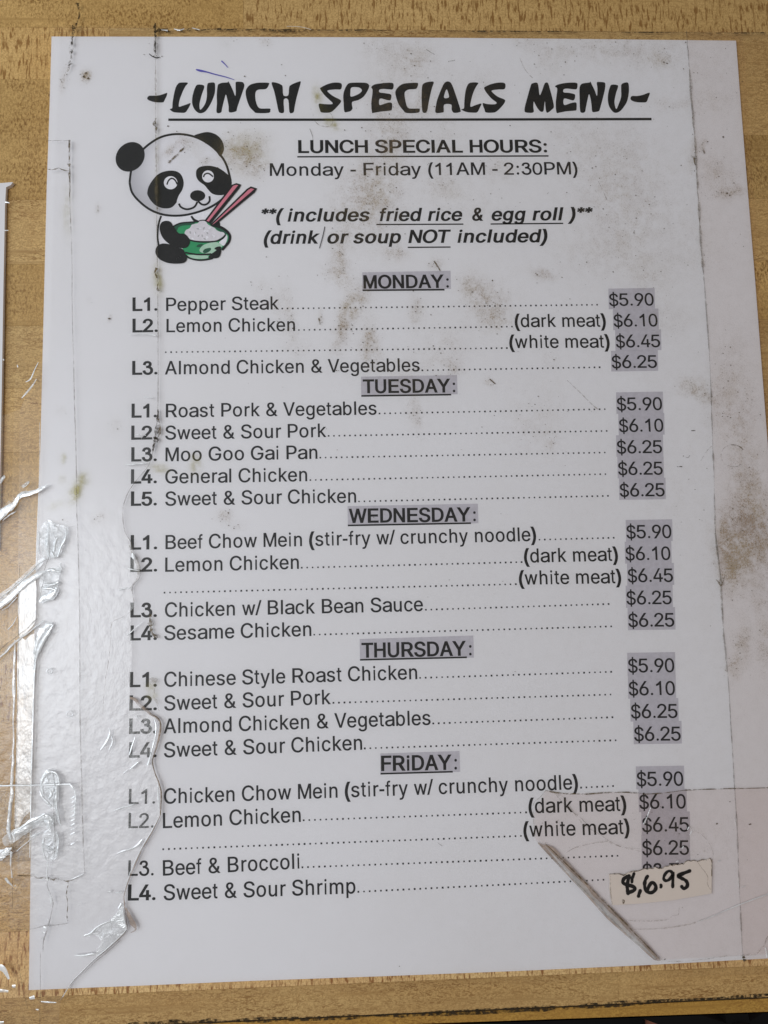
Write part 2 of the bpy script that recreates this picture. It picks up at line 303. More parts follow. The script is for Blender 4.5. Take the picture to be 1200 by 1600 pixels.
GLYPHS = {
 'A': '16,0 201,509 276,509 463,0 395,0 287,302 264,372 232,478 245,478 213,371 191,302 85,0|110,142 110,199 370,199 370,142',
 'B': '60,0 60,509 241,509 289,504 329,491 359,469 381,442 394,410 398,374 395,344 387,320 373,301 356,286 336,275 315,267 315,262 339,257 363,245 385,227 402,203 414,173 418,136 413,100 400,67 377,39 344,18 301,4 247,0|125,57 245,57 296,63 330,80 349,105 355,137 352,161 342,184 327,203 306,218 279,228 248,231 125,231|125,285 238,285 265,288 288,296 308,309 323,326 333,348 336,372 330,403 313,429 283,446 240,452 125,452',
 'C': '267,-7 205,1 150,25 104,63 70,115 48,179 40,254 48,329 70,393 104,445 150,484 205,508 267,516 305,513 340,504 373,490 402,471 427,447 448,418 463,385 473,348 408,348 401,373 389,395 375,413 357,428 337,440 315,449 292,454 267,456 223,450 184,432 150,403 125,364 109,314 103,254 109,194 125,145 151,105 184,76 223,59 267,53 292,55 315,60 337,69 357,81 375,96 389,114 401,136 408,160 473,160 463,124 448,91 428,62 402,38 373,19 341,5 305,-4',
 'D': '219,0 96,0 96,57 215,57 272,63 318,81 354,110 379,149 394,198 399,255 394,312 379,361 354,399 320,428 275,446 221,452 93,452 93,509 225,509 294,501 353,478 399,441 433,391 455,329 462,255 455,181 433,119 398,68 351,31 291,8|125,509 125,0 60,0 60,509',
 'E': '60,0 60,509 372,509 372,452 125,452 125,286 355,286 355,229 125,229 125,57 375,57 375,0',
 'F': '60,0 60,509 369,509 369,452 125,452 125,278 346,278 346,221 125,221 125,0',
 'G': '269,-7 205,1 149,25 104,64 69,116 47,179 40,254 47,329 69,393 103,445 149,484 203,508 265,516 304,513 340,504 374,489 403,469 429,445 449,416 465,384 474,349 408,349 399,372 387,393 373,411 356,427 337,439 315,448 291,454 265,456 222,450 183,432 150,404 125,364 109,314 103,254 109,194 125,145 151,105 184,76 224,59 269,53 309,57 345,71 374,93 396,123 410,160 415,202 434,199 283,199 283,256 478,256 478,200 471,141 451,91 419,50 377,19 326,0',
 'H': '60,0 60,509 125,509 125,289 392,289 392,509 457,509 457,0 392,0 392,232 125,232 125,0',
 'I': '91,0 91,718 188,718 188,0',
 'L': '60,0 60,509 125,509 125,57 361,57 361,0',
 'M': '60,0 60,509 152,509 277,187 287,159 299,123 311,84 322,49 307,49 318,83 330,121 342,158 352,187 476,509 568,509 568,0 504,0 504,291 504,327 505,369 506,413 507,457 513,457 498,409 482,363 467,322 456,291 342,0 286,0 170,291 159,321 145,361 129,408 112,457 119,457 120,416 121,372 122,328 122,291 122,0',
 'N': '60,0 60,509 136,509 343,183 363,151 388,107 414,55 405,54 401,108 399,157 399,195 399,509 463,509 463,0 387,0 202,290 177,331 148,381 108,452 119,454 122,384 124,328 125,291 125,0',
 'O': '267,-7 205,1 150,25 105,63 70,115 48,179 40,254 48,329 70,393 105,445 150,484 205,508 267,516 329,508 384,484 429,445 464,393 486,329 493,254 486,179 464,115 429,63 384,25 329,1|267,53 310,59 349,76 383,105 408,144 425,194 430,254 425,314 408,365 383,404 349,433 310,450 267,456 223,450 184,433 151,404 125,364 109,314 103,254 109,194 125,144 151,105 184,76 223,59',
 'P': '60,0 60,509 235,509 289,503 332,487 366,462 390,430 404,391 409,348 404,304 390,265 366,233 332,207 289,191 235,186 109,186 109,242 233,242 269,246 297,256 318,272 333,294 342,319 344,348 342,376 333,402 318,423 297,439 268,449 232,452 125,452 125,0',
 'R': '60,0 60,509 236,509 290,504 333,489 367,465 390,433 405,395 409,352 405,309 390,271 367,240 333,217 289,203 236,198 96,198 96,255 234,255 269,258 298,267 319,281 334,300 342,324 345,352 342,380 334,405 319,425 298,440 269,449 233,452 125,452 125,0|353,0 230,229 303,229 428,0',
 'S': '224,-9 172,-4 128,9 91,31 64,60 46,96 38,137 104,137 110,110 123,88 142,71 166,59 194,52 224,49 257,52 286,60 311,74 329,92 341,114 346,139 342,161 332,179 316,193 296,205 245,222 184,239 128,260 86,289 60,326 52,372 58,413 75,448 102,476 138,498 180,511 227,516 275,511 316,498 351,476 377,449 394,415 401,378 337,378 326,412 302,437 267,453 225,459 194,456 167,448 145,435 129,418 118,398 115,376 119,352 131,334 148,319 169,308 212,293 264,279 312,264 336,252 359,238 379,220 395,198 405,171 408,139 403,99 386,64 360,34 323,11 278,-4',
 'T': '32,452 32,509 417,509 417,452 257,452 257,0 193,0 193,452',
 'U': '259,-8 203,-2 154,15 114,43 85,80 66,124 60,173 60,509 124,509 124,178 128,144 141,113 160,87 187,68 220,56 259,52 298,56 331,68 357,87 377,113 389,144 393,178 393,509 457,509 457,173 451,124 433,80 403,43 363,15 315,-2',
 'V': '204,0 16,509 84,509 192,206 215,137 248,31 235,31 267,138 290,206 395,509 463,509 278,0',
 'W': '155,0 16,509 82,509 163,196 175,145 187,94 197,40 189,40 200,94 211,145 224,196 306,509 380,509 462,196 474,145 486,94 497,40 488,40 499,94 510,145 523,196 603,509 670,509 530,0 455,0 368,323 351,391 336,475 350,475 335,395 318,323 230,0',
 'Y': '203,0 203,208 16,509 91,509 192,344 222,292 250,230 224,230 251,293 280,344 381,509 455,509 268,208 268,0',
 'a': '160,-9 126,-5 94,5 68,22 48,45 35,73 30,108 34,138 43,161 58,179 78,193 100,203 125,211 178,220 234,227 252,230 265,235 273,243 276,255 276,257 273,279 267,297 256,311 240,322 220,329 196,331 171,329 149,322 132,313 118,301 107,288 100,274 41,291 57,322 79,346 104,364 133,375 163,382 194,384 239,379 263,372 286,360 306,343 322,320 333,290 337,251 337,0 277,0 277,52 272,52 252,25 236,12 215,1 190,-6|170,45 202,49 228,59 248,74 263,93 272,115 276,138 276,190 259,182 231,176 200,171 175,168 134,159 117,150 103,139 95,124 92,105 94,87 102,72 114,61 130,52 149,47',
 'b': '229,-8 198,-5 172,4 153,17 138,31 118,59 112,59 112,0 53,0 53,509 114,509 114,319 118,319 137,346 152,360 171,373 197,381 229,384 274,378 313,361 345,332 370,293 385,245 390,189 385,133 370,84 346,45 313,16 274,-2|220,47 253,51 279,66 301,88 316,117 325,151 328,189 325,227 316,261 301,290 280,311 253,325 220,330 188,325 161,312 140,291 125,263 116,229 113,189 116,150 125,115 140,86 162,65 188,51',
 'c': '207,-8 159,-2 117,16 82,46 56,85 40,133 34,187 40,243 56,291 82,330 117,360 159,378 207,384 234,383 260,377 284,368 305,356 324,341 340,322 353,301 362,277 303,262 290,289 270,311 242,325 207,330 173,325 145,310 124,287 108,258 99,224 96,187 99,151 108,117 124,89 145,66 173,51 207,46 243,52 271,66 292,89 304,117 363,102 354,78 341,56 325,37 306,21 285,9 261,-1 235,-6',
 'd': '195,-8 151,-2 111,16 79,45 55,84 39,133 34,189 39,245 55,293 79,332 112,361 151,378 196,384 228,381 253,373 272,360 287,346 306,319 311,319 311,509 372,509 372,0 313,0 313,59 307,59 287,31 272,17 252,4 227,-5|205,47 236,51 263,65 284,86 299,115 309,150 312,189 309,229 300,263 284,291 263,312 237,325 205,330 172,325 145,311 124,290 108,261 99,227 96,189 99,151 109,117 124,88 145,66 172,51',
 'e': '212,-8 161,-2 117,16 82,46 56,85 40,132 34,187 39,242 55,290 81,329 115,359 157,378 205,384 236,382 266,374 294,361 319,341 341,315 357,282 368,242 371,194 371,169 75,169 75,221 338,221 310,202 307,237 298,269 283,294 263,314 237,326 205,330 173,326 146,313 125,294 109,270 99,241 96,211 96,178 100,139 110,106 128,80 151,61 179,50 212,46 234,48 254,53 271,61 285,73 297,88 306,105 365,91 353,63 335,39 311,19 283,4 249,-5',
 'f': '228,379 228,327 6,327 6,379|81,0 81,432 84,461 96,486 113,505 135,519 161,527 187,530 222,527 243,521 227,468 215,472 195,474 171,470 154,460 145,443 142,419 142,0',
 'g': '207,-151 168,-148 134,-140 105,-127 82,-110 64,-91 51,-69 101,-41 122,-66 136,-78 154,-88 178,-95 207,-97 249,-92 282,-75 304,-47 311,-6 311,68 306,68 287,41 272,28 252,16 227,8 195,5 152,10 113,27 80,53 55,90 39,136 34,191 39,246 55,293 80,332 112,361 152,378 196,384 228,382 253,373 273,360 288,346 308,319 313,319 313,379 372,379 372,-9 367,-54 350,-90 324,-117 291,-136 251,-147|205,59 237,63 264,75 285,95 300,121 309,154 312,193 309,231 300,264 285,291 264,312 237,325 205,330 172,325 145,312 124,290 109,262 99,229 96,193 99,155 109,123 124,96 145,76 172,63',
 'h': '114,227 114,0 53,0 53,509 114,509 114,287 102,287 124,332 152,362 187,379 227,384 264,380 295,369 321,349 341,321 353,285 357,240 357,0 296,0 296,235 290,275 273,304 246,323 210,329 184,326 161,317 141,303 126,283 117,257',
 'i': '53,0 53,379 114,379 114,0|84,443 67,446 54,455 44,468 41,483 44,499 54,512 67,521 84,524 100,521 114,512 123,499 126,483 123,468 114,455 100,446',
 'k': '110,137 110,212 121,212 284,379 360,379 184,199 177,199|53,0 53,509 114,509 114,0|294,0 148,186 191,229 372,0',
 'l': '67,0 67,718 155,718 155,0',
 'm': '53,0 53,379 112,379 112,295 108,295 118,323 132,346 151,363 172,376 195,384 219,386 257,380 287,361 309,331 321,295 312,295 322,321 337,343 357,361 381,375 407,383 437,386 468,383 497,372 522,354 541,328 553,296 557,255 557,0 496,0 496,254 490,289 473,313 447,326 419,330 395,328 374,320 358,307 345,290 338,270 335,247 335,0 274,0 274,260 269,288 253,311 229,326 199,330 178,328 158,320 140,307 126,289 117,266 114,238 114,0',
 'n': '114,227 114,0 53,0 53,379 112,379 112,287 102,287 124,332 152,362 187,379 227,384 264,380 295,369 321,349 341,321 353,285 357,240 357,0 296,0 296,235 290,275 273,304 246,323 210,329 184,326 161,317 141,303 126,283 117,257',
 'o': '207,-8 159,-2 117,16 82,46 56,85 40,133 34,187 40,243 56,291 82,330 117,360 159,378 207,384 256,378 299,360 333,330 359,291 376,243 381,187 376,133 359,85 333,46 299,16 256,-2|207,46 242,51 270,66 292,89 307,117 316,151 319,187 316,224 307,258 292,287 270,310 242,325 207,330 173,325 145,310 124,287 108,258 99,224 96,187 99,151 108,117 124,89 145,66 173,51',
 'p': '53,-143 53,379 112,379 112,319 118,319 137,346 152,360 171,373 197,381 229,384 274,378 313,361 345,332 370,293 385,245 390,189 385,133 370,84 346,45 313,16 274,-2 229,-8 198,-5 173,4 153,17 138,31 118,59 114,59 114,-143|220,47 253,51 279,66 301,88 316,117 325,151 328,189 325,227 316,261 301,290 280,311 253,325 220,330 188,325 161,312 140,291 125,263 116,229 113,189 116,150 125,115 140,86 162,65 188,51',
 'r': '53,0 53,379 112,379 112,321 115,321 130,347 152,367 181,380 213,385 229,384 243,384 243,322 230,324 207,326 182,323 159,315 140,301 126,284 117,262 114,237 114,0',
 's': '182,-8 145,-5 112,3 84,18 62,38 45,63 36,94 94,107 105,79 124,60 150,49 181,45 217,50 244,62 262,81 268,103 265,121 254,136 237,147 212,155 149,170 104,186 72,208 53,237 47,274 51,305 65,332 87,354 115,370 149,381 187,384 223,381 254,372 279,358 299,339 314,316 324,290 268,277 258,298 243,316 219,328 187,333 156,329 131,317 114,299 109,277 112,258 124,243 144,232 172,223 229,209 275,194 306,171 325,142 331,107 326,75 312,47 290,24 260,6 223,-5',
 't': '204,379 204,327 6,327 6,379|65,471 126,471 126,98 128,76 136,61 150,53 170,50 185,51 202,54 213,2 192,-3 168,-4 125,2 92,21 72,52 65,93',
 'u': '182,-5 146,-1 115,11 89,31 69,59 57,95 53,139 53,379 114,379 114,144 119,105 137,75 164,56 200,50 226,53 249,62 268,77 283,97 293,122 296,153 296,379 357,379 357,0 298,0 298,92 307,92 286,47 257,17 222,0',
 'v': '163,0 17,379 84,379 165,155 187,87 206,21 184,21 203,87 224,155 305,379 371,379 226,0',
 'w': '138,0 23,379 87,379 133,214 154,137 175,41 165,41 186,135 206,214 252,379 316,379 362,214 382,136 402,41 391,41 413,135 434,214 480,379 545,379 429,0 368,0 319,172 305,225 291,280 277,338 291,338 277,280 263,225 248,172 199,0',
 'y': '47,-139 61,-86 71,-87 88,-90 104,-89 118,-84 130,-74 141,-58 151,-36 163,-1 17,379 84,379 165,155 187,87 206,21 184,21 202,87 224,155 305,379 371,379 204,-58 191,-85 177,-107 159,-124 139,-136 117,-143 91,-145 65,-143',
 '0': '227,-7 174,1 130,24 95,62 69,113 53,178 48,254 53,330 69,395 95,447 130,484 174,508 227,516 279,508 323,484 358,447 384,395 400,330 405,254 400,178 384,113 359,62 323,24 279,1|227,50 261,56 290,74 313,103 330,144 340,194 344,254 340,314 330,365 313,405 290,435 261,453 227,460 192,453 163,435 140,405 123,365 113,314 109,254 113,194 123,144 140,103 163,74 192,56',
 '1': '372,0 285,0 285,560 253,530 205,503 163,482 109,473 109,558 175,590 232,640 290,690 316,719 372,719',
 '2': '64,0 64,47 234,229 282,282 299,305 311,327 318,348 320,371 317,397 308,419 293,436 273,449 250,457 224,460 196,457 172,447 153,433 139,413 130,390 127,362 66,362 71,405 86,442 111,473 143,496 182,511 225,516 268,511 306,497 337,474 361,445 376,411 381,372 378,345 371,318 357,290 336,259 267,180 153,60 153,57 389,57 389,0',
 '3': '51,531 57,554 67,588 84,623 107,651 133,672 163,688 197,698 232,704 267,705 301,701 336,692 369,676 396,652 417,625 432,596 440,568 442,538 438,510 429,482 416,454 398,428 377,407 353,391 325,378 290,367 254,359 229,353 211,437 235,442 268,450 295,458 311,466 323,474 332,482 341,496 349,513 354,530 356,542 355,553 352,564 344,578 333,594 321,604 306,611 285,616 263,619 240,618 217,615 197,608 181,600 167,589 156,577 147,558 139,530 133,509|220,444 241,444 274,443 309,438 343,428 377,414 408,397 437,377 464,353 488,323 504,289 513,252 516,215 513,177 505,137 489,99 465,65 436,35 401,11 361,-5 318,-15 274,-18 231,-14 188,-3 149,13 116,36 89,63 67,92 51,126 41,158 36,178 120,202 126,183 133,158 143,138 156,120 172,104 191,91 216,81 246,73 276,70 305,72 335,79 359,89 379,103 398,121 411,141 421,163 426,190 428,215 426,238 421,259 412,277 400,293 383,308 362,323 339,335 314,345 291,352 266,355 240,356 220,356',
 '4': '40,105 40,158 247,509 311,509 109,166 109,163 413,163 413,105|282,0 282,121 282,146 282,318 343,318 343,0',
 '5': '221,-7 178,-2 140,11 108,32 83,60 66,93 60,130 122,130 127,108 138,89 154,73 173,60 196,52 221,50 250,53 276,64 298,82 314,104 324,131 328,162 324,193 314,221 297,244 275,262 248,273 218,277 192,275 167,268 145,258 128,246 67,253 96,509 366,509 366,452 151,452 134,301 136,301 155,315 178,325 203,331 229,334 263,330 294,321 321,306 345,285 364,260 379,231 388,199 391,163 385,117 369,76 343,41 309,15 268,-1',
 '6': '226,-7 182,-1 142,15 109,40 84,74 69,115 64,162 68,199 80,239 102,285 137,340 252,509 322,509 151,261 145,261 154,275 165,288 179,299 196,307 214,312 235,314 278,309 316,295 346,271 370,240 384,201 389,157 384,112 368,73 343,39 310,14 271,-2|226,48 254,52 279,63 299,79 314,101 324,128 327,157 324,187 314,213 299,235 279,251 254,262 226,265 198,262 174,252 153,235 138,214 128,188 125,158 128,128 138,102 153,79 174,63 198,52',
 '7': '97,0 323,448 323,452 62,452 62,509 391,509 391,449 165,0',
 '8': '226,-7 178,-2 136,11 101,33 74,62 57,96 52,135 55,166 65,195 81,220 101,241 125,256 153,265 153,267 119,282 93,308 76,342 70,380 75,417 90,450 114,477 146,498 184,511 226,516 269,511 306,498 337,477 361,450 377,417 382,380 376,342 359,308 333,282 300,267 300,265 327,256 351,241 372,220 387,195 397,166 401,135 395,96 378,62 352,33 317,11 275,-2|226,49 258,52 285,60 307,74 323,91 333,113 337,139 333,165 322,189 305,208 283,223 256,232 226,235 196,232 169,223 147,208 130,189 119,165 115,139 119,113 129,91 145,74 167,60 195,52|226,290 252,292 274,300 293,313 307,330 316,351 319,376 316,399 308,420 294,437 275,449 252,457 226,460 200,457 177,449 159,437 145,420 136,399 133,376 136,351 145,330 159,313 178,300 201,292',
 '9': '226,516 271,510 310,494 343,468 368,434 384,393 389,347 385,309 373,270 350,224 315,168 200,0 130,0 301,248 307,248 299,234 287,221 273,210 257,202 238,196 218,195 175,199 137,214 106,237 83,269 68,307 64,352 69,397 85,436 110,469 143,494 182,510|226,460 199,457 174,446 154,429 138,407 129,381 125,352 129,322 138,295 154,274 174,257 199,247 226,243 254,247 279,257 299,273 314,295 324,321 327,350 324,381 314,407 299,429 279,446 254,457',
 '$': '202,-74 202,583 244,583 244,-74|224,-9 172,-4 128,9 91,31 64,60 46,96 38,137 104,137 110,110 123,88 142,71 166,59 194,52 224,49 257,52 286,60 311,74 329,92 341,114 346,139 342,161 332,179 316,193 296,205 245,222 184,239 128,260 86,289 60,326 52,372 58,413 75,448 102,476 138,498 180,511 227,516 275,511 316,498 351,476 377,449 394,415 401,378 337,378 326,412 302,437 267,453 225,459 194,456 167,448 145,435 129,418 118,398 115,376 119,352 131,334 148,319 169,308 212,293 264,279 312,264 336,252 359,238 379,220 395,198 405,171 408,139 403,99 386,64 360,34 323,11 278,-4',
 '&': '197,-7 150,-2 110,12 78,34 54,62 39,96 34,133 37,163 47,189 63,213 85,235 140,279 216,335 237,352 255,375 260,389 262,405 258,427 245,445 226,457 201,461 184,459 168,453 155,444 145,431 139,416 137,399 139,380 145,363 169,327 204,284 438,0 364,0 171,231 121,293 102,319 87,344 78,370 75,398 79,430 91,458 109,481 134,499 165,510 200,513 235,510 266,499 290,482 308,459 320,433 324,404 322,382 315,362 305,342 291,325 256,293 154,217 128,195 110,174 100,154 97,131 100,108 109,87 124,70 143,57 166,49 193,46 223,50 251,59 278,75 301,95 321,121 336,151 346,186 349,224 408,224 405,180 397,144 385,115 371,92 345,62 333,47 305,23 271,7 234,-3',
 '(': '89,207 92,264 101,324 114,384 132,441 153,494 177,539 236,539 212,485 191,428 174,370 161,313 154,258 151,207 154,161 160,115 172,67 188,16 209,-38 236,-96 177,-96 139,-21 111,55 95,131',
 ')': '37,-96 64,-37 86,18 102,69 113,116 120,162 122,207 119,258 112,313 99,370 82,428 62,485 37,539 97,539 121,494 142,441 159,384 173,323 181,264 184,207 178,130 161,53 134,-22 97,-96',
 '*': '201,223 206,331 114,272 89,315 186,365 89,415 114,459 206,400 201,509 250,509 246,400 337,459 362,415 266,365 362,315 337,272 246,331 250,223',
 ',': '38,-119 68,71 137,71 84,-119',
 '-': '337,244 337,188 114,188 114,244',
 '.': '95,-4 78,-1 63,9 53,24 50,41 53,59 63,73 78,83 95,87 113,83 128,73 138,59 141,41 138,24 128,9 113,-1',
 '/': '235,533 71,-76 14,-76 178,533',
 ':': '95,-4 78,-1 63,9 53,24 50,41 53,59 63,73 78,83 95,87 113,83 128,73 138,59 141,41 138,24 128,9 113,-1|95,271 78,274 63,284 53,299 50,316 53,334 63,349 78,359 95,362 113,359 128,349 138,334 141,316 138,299 128,284 113,274',
 'j': '53,379 114,379 114,-30 111,-63 102,-90 86,-113 65,-129 37,-139 4,-143 -10,-143 -10,-87 2,-87 25,-83 40,-72 50,-54 53,-29|83,443 67,446 53,455 44,468 41,483 44,499 53,512 67,521 83,524 100,521 114,512 123,499 126,483 123,468 114,455 100,446',
 '?': '132,152 132,159 134,200 141,230 153,252 168,269 209,298 230,314 247,334 258,357 262,384 259,406 250,425 237,441 220,452 200,459 178,462 157,459 137,453 120,441 106,425 96,404 92,378 27,378 33,418 49,452 73,479 103,499 138,511 178,516 219,511 255,498 284,478 306,451 319,418 324,382 319,344 306,311 284,284 254,261 219,235 207,221 200,205 195,185 194,158 194,152|164,-4 146,-1 131,9 121,24 118,41 121,58 131,73 146,83 164,86 181,83 196,73 206,58 209,41 206,24 196,9 181,-1',
}
# ------------------------------------------------------------------ lettering: sans outlines, fitted to metric boxes (advance, left, bottom, right, top; per mille of the type size)
def _m(s): return {a[0]: tuple(int(v) for v in a[1:].split()) for a in s.split(';') if a}
MET = _m("&667 44 -15 645 718;(333 68 -207 299 733;)333 34 -207 265 733;*389 39 431 349 718;,278 87 -147 191 106;-333 44 232 289 322;.278 87 0 191 106;/278 -17 -19 295 737;"
 "0556 37 -19 519 703;1556 101 0 359 703;2556 26 0 507 703;3556 34 -19 522 703;4556 25 0 523 703;5556 32 -19 514 688;6556 38 -19 518 703;7556 37 0 523 688;8556 38 -19 517 703;9556 42 -19 514 703;:278 87 0 191 516;"
 "A667 14 0 654 718;B667 74 0 627 718;C722 44 -19 681 737;D722 81 0 674 718;E667 86 0 616 718;F611 86 0 583 718;G778 48 -19 709 737;H722 77 0 646 718;I278 91 0 188 718;L556 76 0 537 718;M833 73 0 761 718;N722 76 0 646 718;"
 "O778 39 -19 739 737;P667 86 0 622 718;R722 88 0 684 718;S667 49 -19 620 737;T611 14 0 597 718;U722 79 -19 644 718;V667 20 0 647 718;W944 16 0 928 718;Y667 14 0 653 718;"
 "a556 36 -15 530 538;b556 58 -15 517 718;c500 30 -15 477 538;d556 35 -15 499 718;e556 40 -15 516 538;f278 14 0 262 728;g556 40 -220 499 538;h556 76 0 491 718;i222 67 0 155 718;k500 67 0 501 718;l222 67 0 155 718;"
 "m833 65 0 769 538;n556 76 0 491 538;o556 35 -14 521 538;p556 58 -207 517 538;r333 77 0 332 538;s500 32 -15 464 538;t278 14 -7 257 669;u556 68 -15 489 523;v500 8 0 492 523;w722 14 0 709 523;y500 11 -214 489 523;$556 32 -115 520 775;?556 40 0 520 718")
BOLDW = {**{k: 611 for k in 'bdghnopuL'}, **{k: 556 for k in 'aceksvy0123456789'}, 'f': 333, 't': 333, 'i': 278, 'l': 278, 'm': 889, 'r': 389, 'w': 778, ':': 333, '&': 722, 'A': 722, 'B': 722, 'K': 722, 'J': 556}
def glyph(ch, bold):
    cs = [[tuple(map(float, p.split(','))) for p in c.split()] for c in GLYPHS[ch].split('|')]
    xs = [p[0] for c in cs for p in c]; ys = [p[1] for c in cs for p in c]
    W_, l, b, r, t = MET[ch]
    sx = (r - l) / (max(xs) - min(xs)); sy = (t - b) / (max(ys) - min(ys)); mx, my = min(xs), min(ys)
    cs = [[(l + (x - mx) * sx, b + (y - my) * sy) for x, y in c] for c in cs]
    k = 32 if bold else 12
    if k:
        out = []
        for c in cs:
            m = len(c); q = []
            for i in range(m):
                (ax, ay), (bx, by), (cx, cy) = c[i - 1], c[i], c[(i + 1) % m]
                d1 = math.hypot(bx - ax, by - ay) or 1; d2 = math.hypot(cx - bx, cy - by) or 1
                n1 = (-(by - ay) / d1, (bx - ax) / d1); n2 = (-(cy - by) / d2, (cx - bx) / d2)
                nx, ny = n1[0] + n2[0], n1[1] + n2[1]; s = nx * nx + ny * ny
                f = 2 / s if s > 0.5 else 2.0
                q.append((bx + nx * f * k * 1.0, by + ny * f * k * (0.62)))
            out.append(q)
        W2 = BOLDW.get(ch, W_); g = (W2 - W_) / 2.0
        wide = (r - l + 2 * k) / max(1.0, (r - l + 2 * k))
        cs = [[(x + g, y) for x, y in c] for c in out]
        W_ = W2
    return W_, cs
EM = 0.00564
from mathutils.geometry import delaunay_2d_cdt
_tri = {}
def glyph_tris(ch, bold):
    if (ch, bold) in _tri: return _tri[(ch, bold)]
    w_, cs = glyph(ch, bold)
    vs, es = [], []
    for c in cs:
        k = len(vs); vs += [Vector(p) for p in c]; es += [(k + i, k + (i + 1) % len(c)) for i in range(len(c))]
    r = delaunay_2d_cdt(vs, es, [], 0, 1e-3)
    pv, pf = r[0], r[2]; keep = []
    for f in pf:
        x = sum(pv[i].x for i in f) / 3; y = sum(pv[i].y for i in f) / 3; wn = 0
        for c in cs:
            for i in range(len(c)):
                (ax, ay), (bx, by) = c[i], c[(i + 1) % len(c)]
                if (ay <= y) != (by <= y):
                    if (ax + (y - ay) / (by - ay) * (bx - ax)) > x: wn += 1 if by > ay else -1
        if wn: keep.append(tuple(f))
    _tri[(ch, bold)] = (w_, [tuple(p) for p in pv], keep)
    return _tri[(ch, bold)]
def text(name, s, x0, y0, x1, y1, bold=False, ital=False, mat='black', parent=None, z=0.00034, em=EM, label=None, track=0, pb=False):
    A, B = P(x0, y0, z), P(x1, y1, z)
    pen, vs, fs, inks = 0.0, [], [], []
    for ch in s:
        if ch == ' ': pen += 278; continue
        w_, pv, pf = glyph_tris(ch, bold or ch in '()' and pb)
        k = len(vs); vs += [(x + pen, y) for x, y in pv]; fs += [tuple(k + i for i in f) for f in pf]
        used = {i for f in pf for i in f}
        inks += [min(pv[i][0] for i in used) + pen, max(pv[i][0] for i in used) + pen]
        pen += w_ + track
    a, b = min(inks), max(inks)
    u = (B - A).normalized(); v = Vector((-u.y, u.x, 0)); sx = (B - A).length / (b - a); sy = em / 1000
    sh = 0.19 if ital else 0.0
    o = mesh(name, [A + u * ((x - a) * sx + sh * sx * y) + v * (y * sy) for x, y in vs], fs, M[mat], parent)
    o['label'] = label or ('printed text reading "%s"' % s)
    return o
def quad(name, pts, z, mat, parent=None, label=None):
    o = mesh(name, [P(x, y, z) for x, y in pts], [tuple(range(len(pts)))], mat, parent)
    if o.data.polygons[0].normal.z < 0: o.data.flip_normals()
    if label: o['label'] = label
    return o
def dots(x0, y0, x1, y1, parent):
    z = 0.00034
    A, B = P(x0, y0, z), P(x1, y1, z); L = (B - A).length; n = max(2, round(L / 0.00157)); s = 0.000235
    u = (B - A).normalized(); v = Vector((-u.y, u.x, 0)); vs, fs = [], []
    for i in range(n + 1):
        c = A + u * (L * i / n) + v * s; k = len(vs)
        e = s * random.uniform(.85, 1.1)
        vs += [c - u * e - v * e, c + u * e - v * e, c + u * e + v * e, c - u * e + v * e]; fs.append((k, k + 1, k + 2, k + 3))
    return mesh('leader_dots', vs, fs, M['soft_black'], parent)

# ------------------------------------------------------------------ counter: staves side by side, a front edge strip, and the floor far below
counter = bpy.data.objects.new('countertop', None); link(counter); counter['kind'] = 'structure'; counter['label'] = 'butcher block counter of maple staves under the menu'
yb = [P(40, v).y for v in (-160, -62, 41, 122, 208, 311, 412, 508, 606, 706, 808, 912, 1018, 1126, 1236, 1346, 1456, 1560)]
yb.append(P(600, 1586).y)
kinds = ['wood_speckle', 'wood_ray', 'wood_speckle', 'wood_ray', 'wood_speckle', 'wood_wavy', 'wood_speckle', 'wood_wavy', 'wood_wavy', 'wood_speckle', 'wood_wavy', 'wood_speckle', 'wood_ray2', 'wood_wavy', 'wood_speckle', 'wood_wavy', 'wood_ray2', 'wood_wavy']
# the stave just above the paper is speckled on the left and quarter sawn on the right; the one under the lower edge is quarter sawn
xl, xr = -0.34, 0.36
g = 0.000015
for i in range(len(yb) - 1):
    y1, y0 = yb[i], yb[i + 1]
    cuts = {1: [P(380, 20).x], 2: [P(170, 90).x], 8: [-.03], 12: [.02], 6: [0.05]}.get(i, [random.uniform(-.06, .06)])
    xs = [xl] + cuts + [xr]
    for j in range(len(xs) - 1):
        kd = kinds[i]
        if i == 1: kd = ['wood_speckle', 'wood_ray'][j]
        if i == 2: kd = ['wood_ray', 'wood_wavy'][j]
        if i == 3: kd = ['wood_speckle', 'wood_wavy'][j]
        o = box('stave', xs[j] + g, xs[j + 1] - g, y0 + g, y1 - g, -0.028, -0.0005, M[kd], counter, bev=0.00005)
# bottom edge strip (slightly lower, with dark dirt packed in the joint)
pe0, pe1 = P(725, 1599), P(1200, 1582.5)
ye = pe0.y
sl = (pe1.y - pe0.y) / (pe1.x - pe0.x)
yj = yb[-1]
g2 = 0.00045
vs = []
for (x, y) in ((xl, yj - g2), (xr, yj - g2), (xr, ye + sl * (xr - pe0.x)), (xl, ye + sl * (xl - pe0.x))): vs += [(x, y, -0.0007)]
for (x, y) in ((xl, yj - g2), (xr, yj - g2), (xr, ye + sl * (xr - pe0.x)), (xl, ye + sl * (xl - pe0.x))): vs += [(x, y, -0.040)]
o = mesh('edge_strip', vs, [(3, 2, 1, 0), (4, 5, 6, 7), (0, 1, 5, 4), (1, 2, 6, 5), (2, 3, 7, 6), (3, 0, 4, 7)], M['wood_edge'], counter)
kd = N('packed_dirt'); M['dirt'] = kd.done(kd.n('BsdfPrincipled', Base__Color=c4(.035, .025, .015), Roughness=0.9).outputs[0])
box('joint_dirt', xl, xr, yj - 0.0012, yj + 0.0006, -0.03, -0.0012, M['dirt'], counter)
